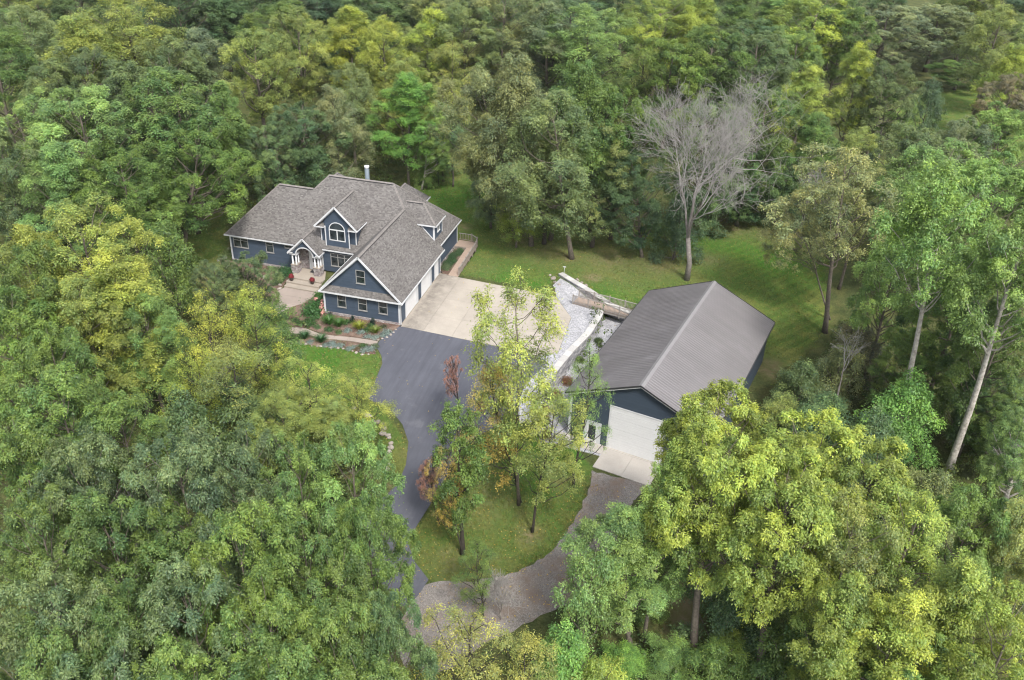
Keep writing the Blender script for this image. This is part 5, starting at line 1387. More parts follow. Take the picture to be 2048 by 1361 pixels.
# the tall group on the back lawn
tb_([6.43, 25.97, 22, 5.7, -4.77, -1.18], 'fine3', 'brown', 'tall brownish olive tree on the back lawn, left one of the tall group', trunk_r=.30)
tb_([8.78, 24.49, 24.4, 5.83, -2.34, -0.58], 'fine2', 'khaki', 'tall khaki tree with a dark ivy trunk in the middle of the back lawn group', trunk_r=.30)
tb_([14.63, 22.41, 20.9, 6.06, -3.27, -0.81], 'fine1', 'dull', 'tall dull green tree with a grey trunk standing alone in a bare patch', trunk_r=.32)
tb_([10.67, 27.09, 23.6, 5.96, 2.51, 0.62], 'fine2', 'green', 'tall mid green feathery tree behind the grey trunk in the bare patch', trunk_r=.28)
tr_([16.4, 26.7, 17, 5.46], 'oak4', 'dull', 'broad dull green tree left of the dead tree')
tr_([18.3, 29.9, 20, 5.19], 'oak2', 'green', 'green tree touching the top left of the dead tree')
tb_([23.2, 25.78, 14.3, 4.52, -2.38, -0.59], 'oak4', 'dark', 'very dark green dense tree under the left side of the dead tree', trunk_r=.22)
tb_([27, 26.3, 9.2, 3.38, 0.37, 0.09], 'bush1', 'dark', 'very dark bushy tree directly behind the trunk of the dead tree', trunk_r=.12)
tr_([7, 23.3, 7, 3.15], 'small1', 'lime', 'small yellow green tree around the two dark trunks of the back lawn')
tb_([10.2, 25.62, 14.1, 3.39, -0.58, -0.14], 'fine2', 'olive', 'ivy-wrapped tree with yellowing leaves in the middle of the back lawn group', trunk_r=.3, trunk_mat='bark_dark')
tr_([2.2, 28.1, 9, 2.94], 'fine2', 'grey', 'grey green drooping tree at the left of the back lawn group')
# behind and right of the dead tree
tr_([26.5, 68.9, 20, 6.65], 'oak1', 'green', 'green oak directly behind the top of the dead tree')
tr_([20.9, 64, 19, 6.53], 'oak2', 'mid', 'mid green oak behind the left top of the dead tree')
tr_([33.3, 72.2, 20, 7.51], 'oak3', 'blue', 'blue green oak right behind the dead tree')
tr_([28.5, 33.1, 19, 4.93], 'oak4', 'deep', 'deep green tree behind the middle of the dead tree')
tr_([35.5, 42.4, 19, 5.86], 'oak4', 'green', 'dark green oak right of the dead tree branches')
tr_([34.4, 39.8, 11, 4.98], 'oak4', 'deep', 'deep green low tree right of the dead tree trunk')
tr_([31.5, 38.6, 9, 4], 'bush1', 'dark', 'dark bushy tree behind the lower right branches of the dead tree')
tr_([41.1, 59.9, 18, 5.1], 'ash2', 'lime', 'yellow green tree under the largest lime crown, upper right')
tr_([42.4, 41.9, 16, 4.23], 'ash1', 'mid', 'yellowish green tree above the big pale olive tree')
tr_([39.7, 81, 19, 5.38], 'oak3', 'fresh', 'fresh green tree left under the largest lime crown')
tr_([39.6, 41.4, 9, 3.69], 'bush2', 'dark', 'dark bush-like tree at the far right end of the lawn')
tr_([48.7, 44.6, 14, 3.97], 'fine1', 'olive', 'olive tree right behind the big pale olive tree')
tb_([46, 17.01, 22.2, 5.96, -2.12, -0.52], 'high2', 'pale', 'big pale olive tree with a bent grey trunk right of the barn', trunk_r=.30, trunk_mat='bark', twigs=260)
tb_([46.7, 19.7, 16.1, 3.83, -6.44, -1.59], 'high2', 'pale', 'lower left limbs of the big pale olive tree over the lawn beside the barn', trunk_r=.12, trunk_mat='bark', twigs=160)  # lower left limbs of the big pale olive tree, built on a separate stem
tr_([47.6, 25.8, 16, 3.71], 'high2', 'khaki', 'slimmer pale olive tree right of the big pale olive tree')
# upper right wood
tr_([54.5, 37.5, 17, 5.21], 'oak2', 'blue', 'blue green tree below the meadow, upper right')
tr_([60.8, 44.2, 17, 4.78], 'oak3', 'grey', 'grey green tree below the meadow, nearer the right edge')
tr_([66, 48.5, 18, 5.51], 'oak1', 'fresh', 'fresh green tree at the right edge below the meadow')
tr_([54.8, 23, 20, 6.2], 'ash3', 'fresh', 'tall fresh green cottonwood, uppermost of the right hand mass')
tr_([60.2, 22.1, 20, 6.08], 'oak1', 'fresh', 'fresh green cottonwood cut by the right edge below the meadow tree')
tb_([52.3, -2.14, 27.4, 5.1, -2.86, -0.7], 'high3', 'fresh', 'fresh green cottonwood with a pale forked trunk, right of the barn', trunk_r=.33, trunk_mat='bark_pale', twigs=120)
tb_([56.37, -5.84, 25.6, 4.7, -0.64, -0.16], 'high3', 'fresh', 'tall cottonwood with a long white leaning trunk at the right', trunk_r=.36, trunk_mat='bark_pale', twigs=120)
tb_([58.82, -14.14, 13.1, 2.71, -0.77, -0.19], 'high1', 'fresh', 'cottonwood with a pale leaning trunk cut by the right edge', trunk_r=.30, trunk_mat='bark_pale')
tr_([49.9, 8.8, 17, 3.94], 'oak3', 'fresh', 'fresh green crown overhanging the shrubs right of the pale olive trunk')
tr_([55.1, 2.6, 18, 5], 'oak2', 'mid', 'mid green tree behind the long white leaning trunk')
tr_([52.2, 0.8, 10, 3.54], 'oak4', 'mid', 'mid green tree between the two pale trunks on the right')
tr_([57.7, -2.6, 17, 3.87], 'oak4', 'green', 'green tree at the right edge beside the long white trunk')
tr_([51.3, -5, 9, 3.82], 'bush1', 'bright', 'round bright green tree between the pale trunks on the right')
tr_([48.4, 7.9, 7, 3.11], 'bush2', 'tan', 'reddish brown half-bare bush right of the barn')
tr_([45.8, 1.2, 8, 2.92], 'bush2', 'brown', 'brownish shrubby tree next to the half-bare bush right of the barn')
tr_([42.4, -0.4, 6, 3.18], 'bush1', 'blue', 'grey green shrub at the right rear corner of the barn')
tr_([44.3, -6.7, 7, 3.41], 'bush2', 'deep', 'deep green shrub right of the barn, in front of the leaning dead stem')
tr_([40.7, -4.9, 5, 2.61], 'bush2', 'olive', 'olive shrub close to the right wall of the barn')
tr_([59.2, -1, 8, 3.47], 'oak4', 'deep', 'dark green tree at the foot of the long white trunk')
tr_([60.4, -5.4, 9, 3.5], 'oak4', 'green', 'green tree at the right edge level with the foot of the white trunk')
tr_([47.8, -11.7, 9, 2.96], 'bush1', 'deep', 'deep green shrubby tree beneath the pale forked trunk')
tr_([52.2, -16.7, 8, 2.98], 'bush2', 'dull', 'dull green shrubby tree at the base of the long white trunk')
# lower right wood
tr_([34.2, -26.8, 19, 4], 'high1', 'lime', 'bright yellow green tree hiding the right front of the barn')
tb_([35.31, -32.97, 20.2, 3.69, -1.05, -0.26], 'high1', 'lime', 'yellow green tree with a dark trunk rising in front of the barn slab', trunk_r=.32)
tr_([39.9, -28.8, 19, 4.39], 'high1', 'lime', 'broad bright lime tree right of the barn front, the yellowest crown')
tb_([40, -34.41, 20.1, 3.84, -1.27, -0.31], 'high1', 'lime', 'lime tree with a grey trunk running down to the bottom edge', trunk_r=.32)
tr_([31.7, -32.6, 18, 2.71], 'ash2', 'fresh', 'fresh green crown at the left edge of the lime trees, above the gravel')
tb_([30.88, -33.72, 13.5, 3.61, -1.72, -0.42], 'ash1', 'fresh', 'pale fresh green tree beside the gravel drive with a forked grey trunk', trunk_r=.24)
tr_([27.8, -37.3, 13, 2.06], 'small1', 'fresh', 'small fresh green crown at the gravel drive, left of the pale green tree')
tr_([44.5, -28.7, 18, 3.87], 'high1', 'lime', 'yellow lime tree behind the centre of the lower right wood')
tr_([42.9, -34.7, 18, 3.42], 'high2', 'olive', 'olive tree in the middle of the lower right wood')
tr_([46.7, -33, 18, 3.75], 'high2', 'lime', 'wide yellow lime tree left of the cut-off white trunk')
tr_([50.9, -29.6, 17, 3.3], 'oak3', 'mid', 'mid green tree at the foot of the cut-off white trunk')
tr_([53.1, -30.4, 17, 3.08], 'ash1', 'olive', 'olive tree cut by the right edge, lower right')
tr_([48.7, -38, 18, 3.44], 'ash1', 'lime', 'yellow green tree near the lower right corner, above the corner crown')
tr_([42.8, -38.9, 16, 3.12], 'ash1', 'lime', 'yellow green tree above the bottom edge, right of the grey trunk')
tr_([45.4, -39.9, 17, 3.41], 'ash2', 'lime', 'yellow green tree at the bottom edge, right of its twin behind the grey trunk')
tr_([51, -39.7, 17, 3.34], 'ash3', 'lime', 'yellow green crown in the lower right corner')
tr_([40.2, -29.3, 9, 2.99], 'bush1', 'green', 'dark shrubby tree between the two trunks of the lower right wood')
tr_([37.4, -32.1, 8, 2.93], 'bush2', 'deep', 'deep green thicket tree left of the grey trunk at the bottom edge')
tr_([41.8, -36.2, 9, 3.17], 'bush1', 'green', 'green thicket tree right of the grey trunk at the bottom edge')
tr_([36.7, -35.9, 5, 2.69], 'bush2', 'mid', 'mid green bush at the bottom edge left of the grey trunk')
tr_([45, -38.5, 9, 3.49], 'bush1', 'dull', 'dull green thicket at the bottom edge, lower right')
tr_([48.1, -41, 14, 3.41], 'oak4', 'mid', 'mid green tree at the bottom edge near the lower right corner')
# bottom centre
tr_([21.8, -44.8, 13, 3.32], 'loose1', 'gold', 'golden brown tree at the bottom edge below the gravel drive')
tr_([25.2, -44.8, 12, 2.59], 'loose2', 'gold', 'golden tree at the bottom edge, right half of the golden pair')
tr_([20.1, -47.6, 12, 2.24], 'loose1', 'gold', 'small golden crown at the bottom edge beside the dark oaks')
tr_([27.2, -41.2, 9, 2.64], 'bush1', 'bright', 'bright green bushy tree at the bottom edge right of the golden pair')
tr_([29.3, -41.9, 8, 2.31], 'bush2', 'lime', 'lime bush at the bottom edge next to the bright green bushy tree')
tb_([19.56, -33.94, 7.7, 1.96, -0.46, -0.11], 'loose2', 'mid', 'young see-through green tree between the island lawn and the gravel drive', trunk_r=.09, trunk_mat='bark_dark', twigs=120)
# the young trees on the island lawn and by the drive
tb_([19.25, -21.87, 21.9, 4.16, -0.88, -0.22], 'maple', 'limey', 'tall yellowing maple with orange leaves at the centre of the island lawn', trunk_r=.14, trunk_mat='bark', twigs=300)
tb_([19.34, -21.53, 13.9, 3.35, -2.69, -0.66], 'loose2', 'turn', 'orange tinged lower limbs beside the trunk of the tall yellowing maple', trunk_r=.10, trunk_mat='bark_dark', twigs=160)  # stands for the maple's lower limbs, built with its own thin trunk
tb_([21.06, -24.45, 14.1, 3.13, 1.09, 0.27], 'maple', 'limey', 'lime green young tree with a thin dark stem on the island lawn', trunk_r=.12, trunk_mat='bark_dark', twigs=200)
tb_([23.29, -18.22, 15.1, 2.21, 0.53, 0.13], 'loose1', 'fresh', 'slim green tree with a straight dark stem in front of the barn corner', trunk_r=.12, trunk_mat='bark_dark', twigs=160)
tb_([16.14, -28.21, 14.8, 2.2, -0.3, -0.07], 'ivy', 'mid', 'ivy-covered narrow tree with yellow and green leaves beside the asphalt drive', trunk_r=.20, trunk_mat='bark_dark')
tb_([16.17, -28.31, 11.3, 1.51, -1.21, -0.3], 'loose1', 'turn', 'thin orange yellow sapling against the ivy-covered tree', trunk_r=.07, trunk_mat='bark_dark', twigs=120)
# left wood
tr_([-22.9, -18.1, 20, 5.06], 'ash3', 'limey', 'yellow lime tree at the left, topmost of the yellow green mass')
tr_([-26.2, -20.8, 19, 4.14], 'fine1', 'limey', 'yellow lime tree near the left edge, beside the topmost yellow green one')
tr_([-18.1, -20.3, 18, 4.75], 'ash2', 'limey', 'bright yellow green tree in the middle of the left yellow green mass')
tr_([-19.7, -23.6, 17, 4.23], 'ash1', 'olive', 'olive green tree in the lower left of the yellow green mass')
tr_([-16.2, -20.4, 14, 3.74], 'fine1', 'fresh', 'fresh green lower crown at the right end of the yellow green mass')
tr_([-24.2, -4.8, 11, 3.42], 'bush1', 'mid', 'mid green bushy tree behind the yellow green mass, near the house lawn')
tr_([-24.2, -23.4, 19, 3.59], 'oak2', 'green', 'green oak at the left edge in front of the yellow lime trees')
tr_([-22.4, -28.9, 18, 4.6], 'oak1', 'mid', 'mid green oak cut by the left edge, middle height')
tr_([-17.4, -30.3, 17, 3.91], 'oak3', 'mid', 'mid green oak right of the one cut by the left edge at middle height')
tb_([-18.13, -8.99, 10.1, 2.76, 1.65, 0.41], 'oak3', 'blue', 'grey green small tree in front of the left wing, left of two', trunk_r=.14)
tb_([-15.55, -7.29, 10.1, 2.66, 1.97, 0.49], 'oak3', 'blue', 'grey green small tree in front of the left wing, right of two', trunk_r=.14)
tr_([-9.1, -11, 8, 2.44], 'small1', 'mid', 'green small tree reaching toward the front walk')
tr_([-6.4, -18.4, 15, 3.25], 'loose2', 'yellow', 'bright yellow loose tree left of the front walk')
tr_([-9.5, -20.6, 15, 3.64], 'loose1', 'yellow', 'yellow loose tree left of the brightest yellow one, with brown patches')
tr_([-5.2, -24.3, 14, 4.11], 'loose2', 'olive', 'olive loose tree in front of the two yellow ones')
tr_([-9, -23.8, 12, 3.17], 'loose1', 'lime', 'lime loose tree left of the front lawn')
tr_([-5.6, -16.9, 10, 2.5], 'small1', 'green', 'green small tree between the front walk bed and the yellow trees')
tr_([-5.3, -24.3, 10, 3.59], 'bush2', 'deep', 'deep green thicket tree below the yellow loose trees')
tr_([-7.6, -28.7, 11, 3.63], 'bush1', 'deep', 'dark green thicket tree left of the stone edged lawn')
tr_([-0.4, -20.8, 10, 4.09], 'loose1', 'limey', 'pale lime see-through tree beside the front lawn')
tr_([4.1, -20.6, 9, 3.01], 'loose1', 'limey', 'small lime see-through tree by the curve of the drive')
tr_([0, -26.3, 11, 3.44], 'fine1', 'olive', 'olive fine-leaved tree on the left of the boulder edging')
tr_([2.5, -22.6, 8, 3.19], 'fine2', 'olive', 'small olive fine-leaved tree nearest the boulder edging')
# lower left oaks
tr_([-9, -39.1, 19, 4.34], 'oak2', 'mid', 'olive green oak at the left, above the lower left oaks')
tr_([-6.7, -36.6, 17, 3.49], 'oak3', 'mid', 'mid green oak between the dark thicket and the lower left oaks')
tr_([-10.1, -42.3, 18, 3.56], 'oak1', 'mid', 'oak with yellowing tips cut by the left edge, lower left')
tr_([-3.7, -43.9, 19, 3.51], 'oak2', 'blue', 'grey green oak right of the oak with yellowing tips, lower left')
tr_([2.8, -43.3, 20, 3.41], 'oak1', 'blue', 'grey green oak with a rounded top below the dark thicket')
tr_([5.3, -40.7, 19, 3.25], 'oak3', 'blue', 'grey green oak right of the round-topped grey green oak')
tr_([9, -40, 19, 3.08], 'oak4', 'green', 'green oak between the grey green oaks and the bright one near the drive')
tr_([11.9, -38.3, 19, 2.97], 'oak1', 'fresh', 'bright green oak overhanging the asphalt drive, uppermost')
tr_([14.9, -42.8, 18, 2.48], 'oak3', 'mid', 'green oak whose branches reach out over the drive, below the uppermost one')
tr_([-3.5, -48.3, 18, 3.3], 'oak4', 'green', 'green oak at the left edge, second row from the bottom')
tr_([0.9, -47.6, 18, 3.28], 'oak1', 'green', 'green oak with a bare forked branch beside it, lower left')
tr_([3.3, -45.6, 17, 2.8], 'oak2', 'green', 'green oak right of the bare forked branch, lower left')
tr_([9.8, -48.4, 20, 3.05], 'oak2', 'mid', 'large mid green oak in the middle of the lower left wood')
tr_([12.2, -45.7, 19, 3.06], 'oak1', 'mid', 'mid green oak right of the large middle oak, lower left wood')
tr_([14.6, -46.9, 18, 2.72], 'oak4', 'green', 'green oak beside the last bend of the drive')
tr_([18.4, -48.7, 17, 2.43], 'oak3', 'deep', 'deep green oak hiding the end of the asphalt drive')
tr_([2.2, -53.8, 19, 3.28], 'oak2', 'blue', 'grey green oak above the lower left corner')
tr_([5.3, -52.9, 18, 2.94], 'oak3', 'green', 'green oak right of the grey green one above the lower left corner')
tr_([8.8, -51.8, 19, 3.17], 'oak1', 'blue', 'grey green wide oak above the bottom edge, left of centre of the wood')
tr_([13.3, -51.8, 19, 3.1], 'oak3', 'mid', 'mid green wide oak above the bottom edge, centre of the lower left wood')
tr_([16.5, -51.3, 18, 2.75], 'oak2', 'green', 'green wide oak above the bottom edge, nearest the golden trees')
tr_([3, -57.2, 18, 3.33], 'oak1', 'green', 'green oak filling the lower left corner')
tr_([7.2, -56.6, 18, 3.19], 'oak4', 'deep', 'deep green oak at the bottom edge right of the corner oak')
tr_([11.1, -55.7, 18, 3.18], 'oak2', 'mid', 'mid green oak at the bottom edge, third from the lower left corner')
tr_([14.9, -54.6, 18, 3.19], 'oak1', 'green', 'green oak at the bottom edge, fourth from the lower left corner')
tr_([19.2, -52.9, 17, 2.91], 'oak3', 'green', 'green oak at the bottom edge beside the golden crowns')

# the far wood that closes the view
hx, hy = math.sin(math.radians(-13.85)), math.cos(math.radians(-13.85))
for d_ in np.arange(168, 240, 14.5):
    half = d_ * .62 + 14
    l_ = -half + rnd.uniform(0, 8)
    while l_ < half:
        dd_, ll_ = d_ + rnd.uniform(-5, 5), l_ + rnd.uniform(-3, 3)
        fx, fy = cam_xy[0] + hx * dd_ + hy * ll_, cam_xy[1] + hy * dd_ - hx * ll_
        l_ += rnd.uniform(15, 20) * (1 + (d_ - 168) / 500)
        if min(math.dist((fx, fy), q) for q in PLANTED) < 8.5 or float(pd(np.array([fx]), np.array([fy]), MEADOW)[0]) > (-22 if dd_ < 215 else -8): continue
        near = d_ < 200
        fc_ = rnd.choice(['deep', 'dark', 'green', 'dull', 'deep', 'olive'])
        fr_ = (ll_ / (dd_ * .575) + 1) / 2
        zn_ = ['behind the olive pair, top left', 'behind the vine-wrapped trunks', 'behind the golden crowns', 'behind the tall brownish tree group',
               'behind the feathery willow-like crown', 'behind the lime cottonwoods', 'behind the broad grey green crowns', 'behind the top right corner tree'][min(7, max(0, int(fr_ * 8)))]
        fl_ = {'deep': 'deep green', 'dark': 'very dark green', 'green': 'mid green', 'dull': 'dull green', 'olive': 'olive'}[fc_] + ' far tree ' + zn_ + (', nearer row' if d_ < 190 else ', farther row')
        plant_tree(rnd.choice(['oak1', 'oak2', 'oak4', 'ash1', 'fine2']), fx, fy, rnd.uniform(13, 17) if near else rnd.uniform(16, 21), rnd.uniform(6.5, 9), fc_, fl_, group='trees of the far wood at the top edge')

for args_, kind_, col_, lab_ in (([33.74, -35.25, 3.1, 2.09, -0.38, -0.09], 'bush2', 'fresh', 'fresh green bush at the bottom edge under the forked grey trunk'), ([37.68, -33.55, 3.7, 1.92, -0.56, -0.14], 'bush1', 'lime', 'lime bush at the bottom edge between the dark and the grey trunk'),
                                 ([31.86, -30.5, 2.2, 1.5, -0.24, -0.06], 'bush2', 'mid', 'small green bush beside the tan ground patch, lower right'), ([37.32, -27.68, 3.5, 2.08, -0.53, -0.13], 'bush1', 'green', 'green bush right of the dark trunk in the lower right wood'),
                                 ([42.94, -31.99, 5.2, 2.6, -1.01, -0.25], 'bush1', 'mid', 'rounded mid green bush right of the grey trunk, lower right'), ([30.79, -36.03, 2.6, 1.92, -0.25, -0.06], 'bush1', 'bright', 'bright bush at the bottom edge left of the forked grey trunk')):
    tr_(args_[:4], kind_, col_, lab_, cat='bush')
# ------------------------------------------------------------------ bare and dead wood
def dead_tree(x, y, H, R, dx, dy, name, label, seed=5, r0=.38, depth=6, mat='bark_dead', forks=3, ztrunk=.22):
    rng = np.random.default_rng(seed)
    t = empty(name, (x, y, th(x, y)), 0, label, 'dead tree')
    tk = MB(); br = MB()
    top = np.array([dx * ztrunk, dy * ztrunk, H * ztrunk])
    tk.tube([(0, 0, -.3), (.05, .02, H * ztrunk * .4), tuple(top)], [r0 * 1.35, r0, r0 * .85], 9)
    axis_top = np.array([dx, dy, H])
    def grow(p, d, L, r, lev):
        n = 4; pts = [p]; q = p.copy(); dd = d.copy()
        for i in range(n):
            dd = dd + rng.normal(size=3) * .13; dd[2] += .05 if lev < 3 else -.01; dd /= np.linalg.norm(dd)
            q = q + dd * L / n; pts.append(q.copy())
        (tk if lev == 0 else br).tube(pts, [max(.011, r * (1 - .52 * i / n)) for i in range(n + 1)], 7 if lev < 2 else (4 if lev < 4 else 3), cap=False)
        if lev >= depth: return
        kids = (3 if lev < 2 else rng.integers(2, 4)) - (1 if lev >= 4 else 0)
        for k in range(kids):
            f = .45 + .55 * (k + rng.random() * .6) / kids; f = min(f, 1)
            i = min(int(f * n), n - 1); pp = pts[i] + (pts[i + 1] - pts[i]) * (f * n - i)
            side = nrmz(np.cross(dd, rng.normal(size=3))); sp = rng.uniform(.35, .85)
            nd = dd * math.cos(sp) + side * math.sin(sp)
            nd[2] += .10; nd /= np.linalg.norm(nd)
            # keep within the crown envelope
            c = pp + nd * L * .5 - axis_top * min(1, pp[2] / H)
            if np.hypot(c[0], c[1]) > R: nd[:2] -= c[:2] / R * .5; nd /= np.linalg.norm(nd)
            if pp[2] > H * .86: nd[2] *= .5; nd /= np.linalg.norm(nd)
            grow(pp, nd, L * rng.uniform(.62, .82), r * .50, lev + 1)
        grow(pts[-1], dd, L * .7, r * .47, lev + 1)
    for k in range(forks):
        a = 2 * PI * k / forks + .6
        tilt_ = .10 if (k == 0 and forks > 2) else .38
        d = np.array([math.cos(a) * tilt_, math.sin(a) * tilt_, .9]) if forks > 1 else np.array([0, 0, 1.]); d /= np.linalg.norm(d)
        grow(top.copy(), d, H * (.30 if k == 0 else .25), r0 * (.74 if k == 0 else .52), 0)
    link('trunk', tk.mesh('dead_trunk', M['dead_trunk'], True), t); link('branches', br.mesh('dead_branches', M['twig'], True), t)
    return t
dead_tree(29.27, 21.21, 25.5, 6.36, -2.52, -0.62, 'dead_tree', 'large leafless grey dead tree standing behind the barn roof', 5, r0=.31, forks=3, depth=6)
dead_tree(-5.97, -39.54, 10.8, 1.06, 1.14, 0.28, 'dead_branch_tree', 'bare forked grey snag poking out of the lower left oaks', 9, r0=.12, depth=3, forks=2, ztrunk=.6)
dead_tree(46, -1.15, 9.4, 1.42, -0.15, -0.04, 'dead_branch_tree', 'thin leaning dead stem in the brown shrubs right of the barn', 11, r0=.10, depth=3, forks=1, ztrunk=.5)
dead_tree(60.66, -7.23, 7, 1.3, -2.35, -0.58, 'dead_branch_tree', 'curled bare twigs at the right edge near the cut-off white trunk', 13, r0=.07, depth=3, forks=2, ztrunk=.3)
dead_tree(42.94, 34.87, 11.1, 2.52, -1.54, -0.38, 'dead_branch_tree', 'bare pinkish grey snag left of the big pale olive tree', 15, r0=.10, depth=4, forks=2, ztrunk=.3)
dead_tree(20.9, -33.79, 5.7, 1.09, -0.32, -0.08, 'dead_branch_tree', 'bare grey twiggy shrub between the green sapling and gravel', 17, r0=.05, depth=4, forks=3, ztrunk=.12)
dead_tree(-12.04, -16.19, 4.1, 1.93, 0.54, 0.13, 'dead_branch_tree', 'grey brown tangle of bare twigs in the yellow loose trees', 19, r0=.08, depth=4, forks=3, ztrunk=.2)

# ------------------------------------------------------------------ undergrowth between the trunks
rngU = np.random.default_rng(77)
def undergrowth(xa, xb, ya, yb, n, seed, hmax=1.6, lpc=26, name='undergrowth'):
    rng = np.random.default_rng(seed)
    x = rng.uniform(xa, xb, n); y = rng.uniform(ya, yb, n)
    keep = np.ones(n, bool)
    for P_, m_ in ((LAWN_BACK, 1.5), (LAWN_FRONT, 1), (ISLAND, 1), (MEADOW, 3), (SIDE, 1.0), (ASPH, 1), (GDR, 1), ([(-29, 6), (3, -8), (19, -8), (19, 16), (-2, 25), (-22, 26)], 1), (LOW_KEEP, 1), ([(32.69, -24.6), (36.47, -21.35), (36.47, -31.59), (31.88, -33.43)], -1)):
        keep &= pd(x, y, P_) < -m_
    x, y = x[keep], y[keep]; n = len(x)
    h = rng.uniform(.25, hmax, n) * rng.uniform(.5, 1, n)
    z = terrain(x, y) + h
    w = .30 + h * .45
    off = nrmz(rng.normal(size=(n, lpc, 3))) * rng.uniform(.5, 1, (n, lpc, 1)); off[..., 2] = np.abs(off[..., 2]) * 1.0 - .25
    pos = np.stack([x, y, z], 1)[:, None] + off * np.stack([w, w, h * .8], 1)[:, None]
    nr = off + np.array([0, 0, .6]) + rng.normal(size=off.shape) * .4
    V, F = leaf_faces(rng, pos.reshape(-1, 3), nr.reshape(-1, 3), .24, .2)
    tone = np.clip(np.repeat(rng.normal(.5, .16, n), lpc) + rng.normal(0, .12, n * lpc), 0, 1)
    warm = np.clip(np.repeat(rng.random(n), lpc) * .7 + rng.normal(.1, .12, n * lpc), 0, 1)
    me = np_mesh(name, V, F, M['leaf'], dict(tone=np.repeat(tone, 4), warm=np.repeat(warm, 4)))
    o = tag(link(name, me), kind='stuff'); o.color = (.075, .115, .032, .55)
    return o
LOW_KEEP = [bw(-5, -5), bw(10.6, -4), bw(11.5, 24), bw(-5, 24)]
undergrowth(-75, 0, -45, 60, 6500, 1)
undergrowth(0, 80, -48, 20, 5200, 2)
undergrowth(-80, 90, 40, 130, 5500, 3, hmax=2.2, lpc=16)

# ------------------------------------------------------------------ boulders, beds and small things
def boulder_mesh(seed):
    rng = np.random.default_rng(seed); import bmesh
    bm_ = bmesh.new(); bmesh.ops.create_icosphere(bm_, subdivisions=2, radius=1)
    k = rng.normal(size=(5, 3)); 
    for v in bm_.verts:
        p = np.array(v.co); s = 1 + .16 * sum(math.sin(float(p @ q) * 1.6 + i) for i, q in enumerate(k)) / 2
        q = p * s; q[2] = max(q[2] * .75, -.35); v.co = q
    me = bpy.data.meshes.new('boulder'); bm_.to_mesh(me); bm_.free(); me.materials.append(M['boulder']); return me
BM = [boulder_mesh(s) for s in range(6)]
def boulder(x, y, s, label, group):
    o = bpy.data.objects.new('boulder', BM[rnd.randrange(6)]); COL.objects.link(o)
    o.location = (x, y, th(x, y) + s * .22); o.scale = (s * rnd.uniform(.8, 1.25), s * rnd.uniform(.7, 1.1), s * rnd.uniform(.6, .95)); o.rotation_euler = (0, 0, rnd.uniform(0, 6.28))
    return tag(o, label, 'boulder', group)
def along(P, step):
    out = []
    for a, b in zip(P, P[1:]):
        L = math.dist(a, b); n = max(1, int(L / step))
        for k in range(n): out.append((a[0] + (b[0] - a[0]) * k / n, a[1] + (b[1] - a[1]) * k / n))
    return out
for x, y in along([(1.15, -15), (2.49, -15.35), (3.69, -15.79), (4.65, -16.55), (5.48, -17.76), (6.02, -18.89), (6.48, -20.32), (6.88, -21.72)], .42):
    boulder(x + rnd.uniform(-.25, .25), y + rnd.uniform(-.25, .25), rnd.uniform(.17, .33), 'pale boulder in the curved row edging the lawn strip beside the drive', 'boulders edging the lawn beside the drive')
for x, y in along([(-13.2, -5.9), (-11.9, -6.35), (-7.6, -6.5), (-4.2, -6.2), (-1.7, -6.7), (-.5, -6.5)], .55):
    boulder(x + rnd.uniform(-.15, .15), y + rnd.uniform(-.15, .15), rnd.uniform(.09, .19), 'small pale stone in the row edging the flower bed above the front lawn', 'stones edging the front flower bed')
for x, y in along([(-1.1, -3.7), (-.5, -2.9), (-.15, -1.7), (-.1, -.5)], .5):
    boulder(x + rnd.uniform(-.1, .1), y, rnd.uniform(.12, .20), 'small pale stone at the asphalt edge below the garage corner', 'stones at the asphalt edge of the garage bed')
for x, y in [(13.01, 16.88), (13.54, 16.22), (13.97, 15.39), (14.57, 14.91), (16.17, 16.13), (16.47, 16.78), (17.12, 16.04), (17.65, 15.53), (15.06, 17.01)]:
    boulder(x, y, rnd.uniform(.2, .42), 'tan boulder lying at the far end of the upper retaining wall', 'boulders at the far tip of the upper retaining wall')
for x, y in [(-27.2, 9.6), (-27.5, 8.7), (-27.4, 10.6), (-27.9, 11.8), (-28.2, 13), (-16.9, 4.3), (-17.3, 5.1), (-19.8, 6.2)]:
    boulder(x, y, rnd.uniform(.2, .34), 'pale boulder at the mulch bed in front of the left wing', 'boulders in the left wing mulch bed')

def blades(seed, n, h, w, lean, colr, name):
    """arching strap leaves from one foot"""
    rng = np.random.default_rng(seed); V = []; F = []; tone = []
    for i in range(n):
        a = rng.uniform(0, 6.28); l = h * rng.uniform(.6, 1.1); k = lean * rng.uniform(.4, 1.2); r0 = rng.uniform(0, .14)
        d = np.array([math.cos(a), math.sin(a), 0]); s = np.array([-d[1], d[0], 0]) * w * .5
        t_ = rng.uniform(.3, .8)
        for j, f in enumerate((0, .35, .7, 1.0)):
            p = d * (r0 + k * f ** 1.6) + np.array([0, 0, l * (f - .35 * f * f * (1 + k * .6))])
            ww = s * (1 - f * .85); V += [p - ww, p + ww]; tone += [t_, t_]
        b = len(V) - 8
        F += [(b + 2 * j, b + 2 * j + 1, b + 2 * j + 3, b + 2 * j + 2) for j in range(3)]
    t = np.array(tone)
    return np_mesh(name, np.array(V), np.array(F), M['leaf'], dict(tone=t, warm=np.full(len(t), .2)))
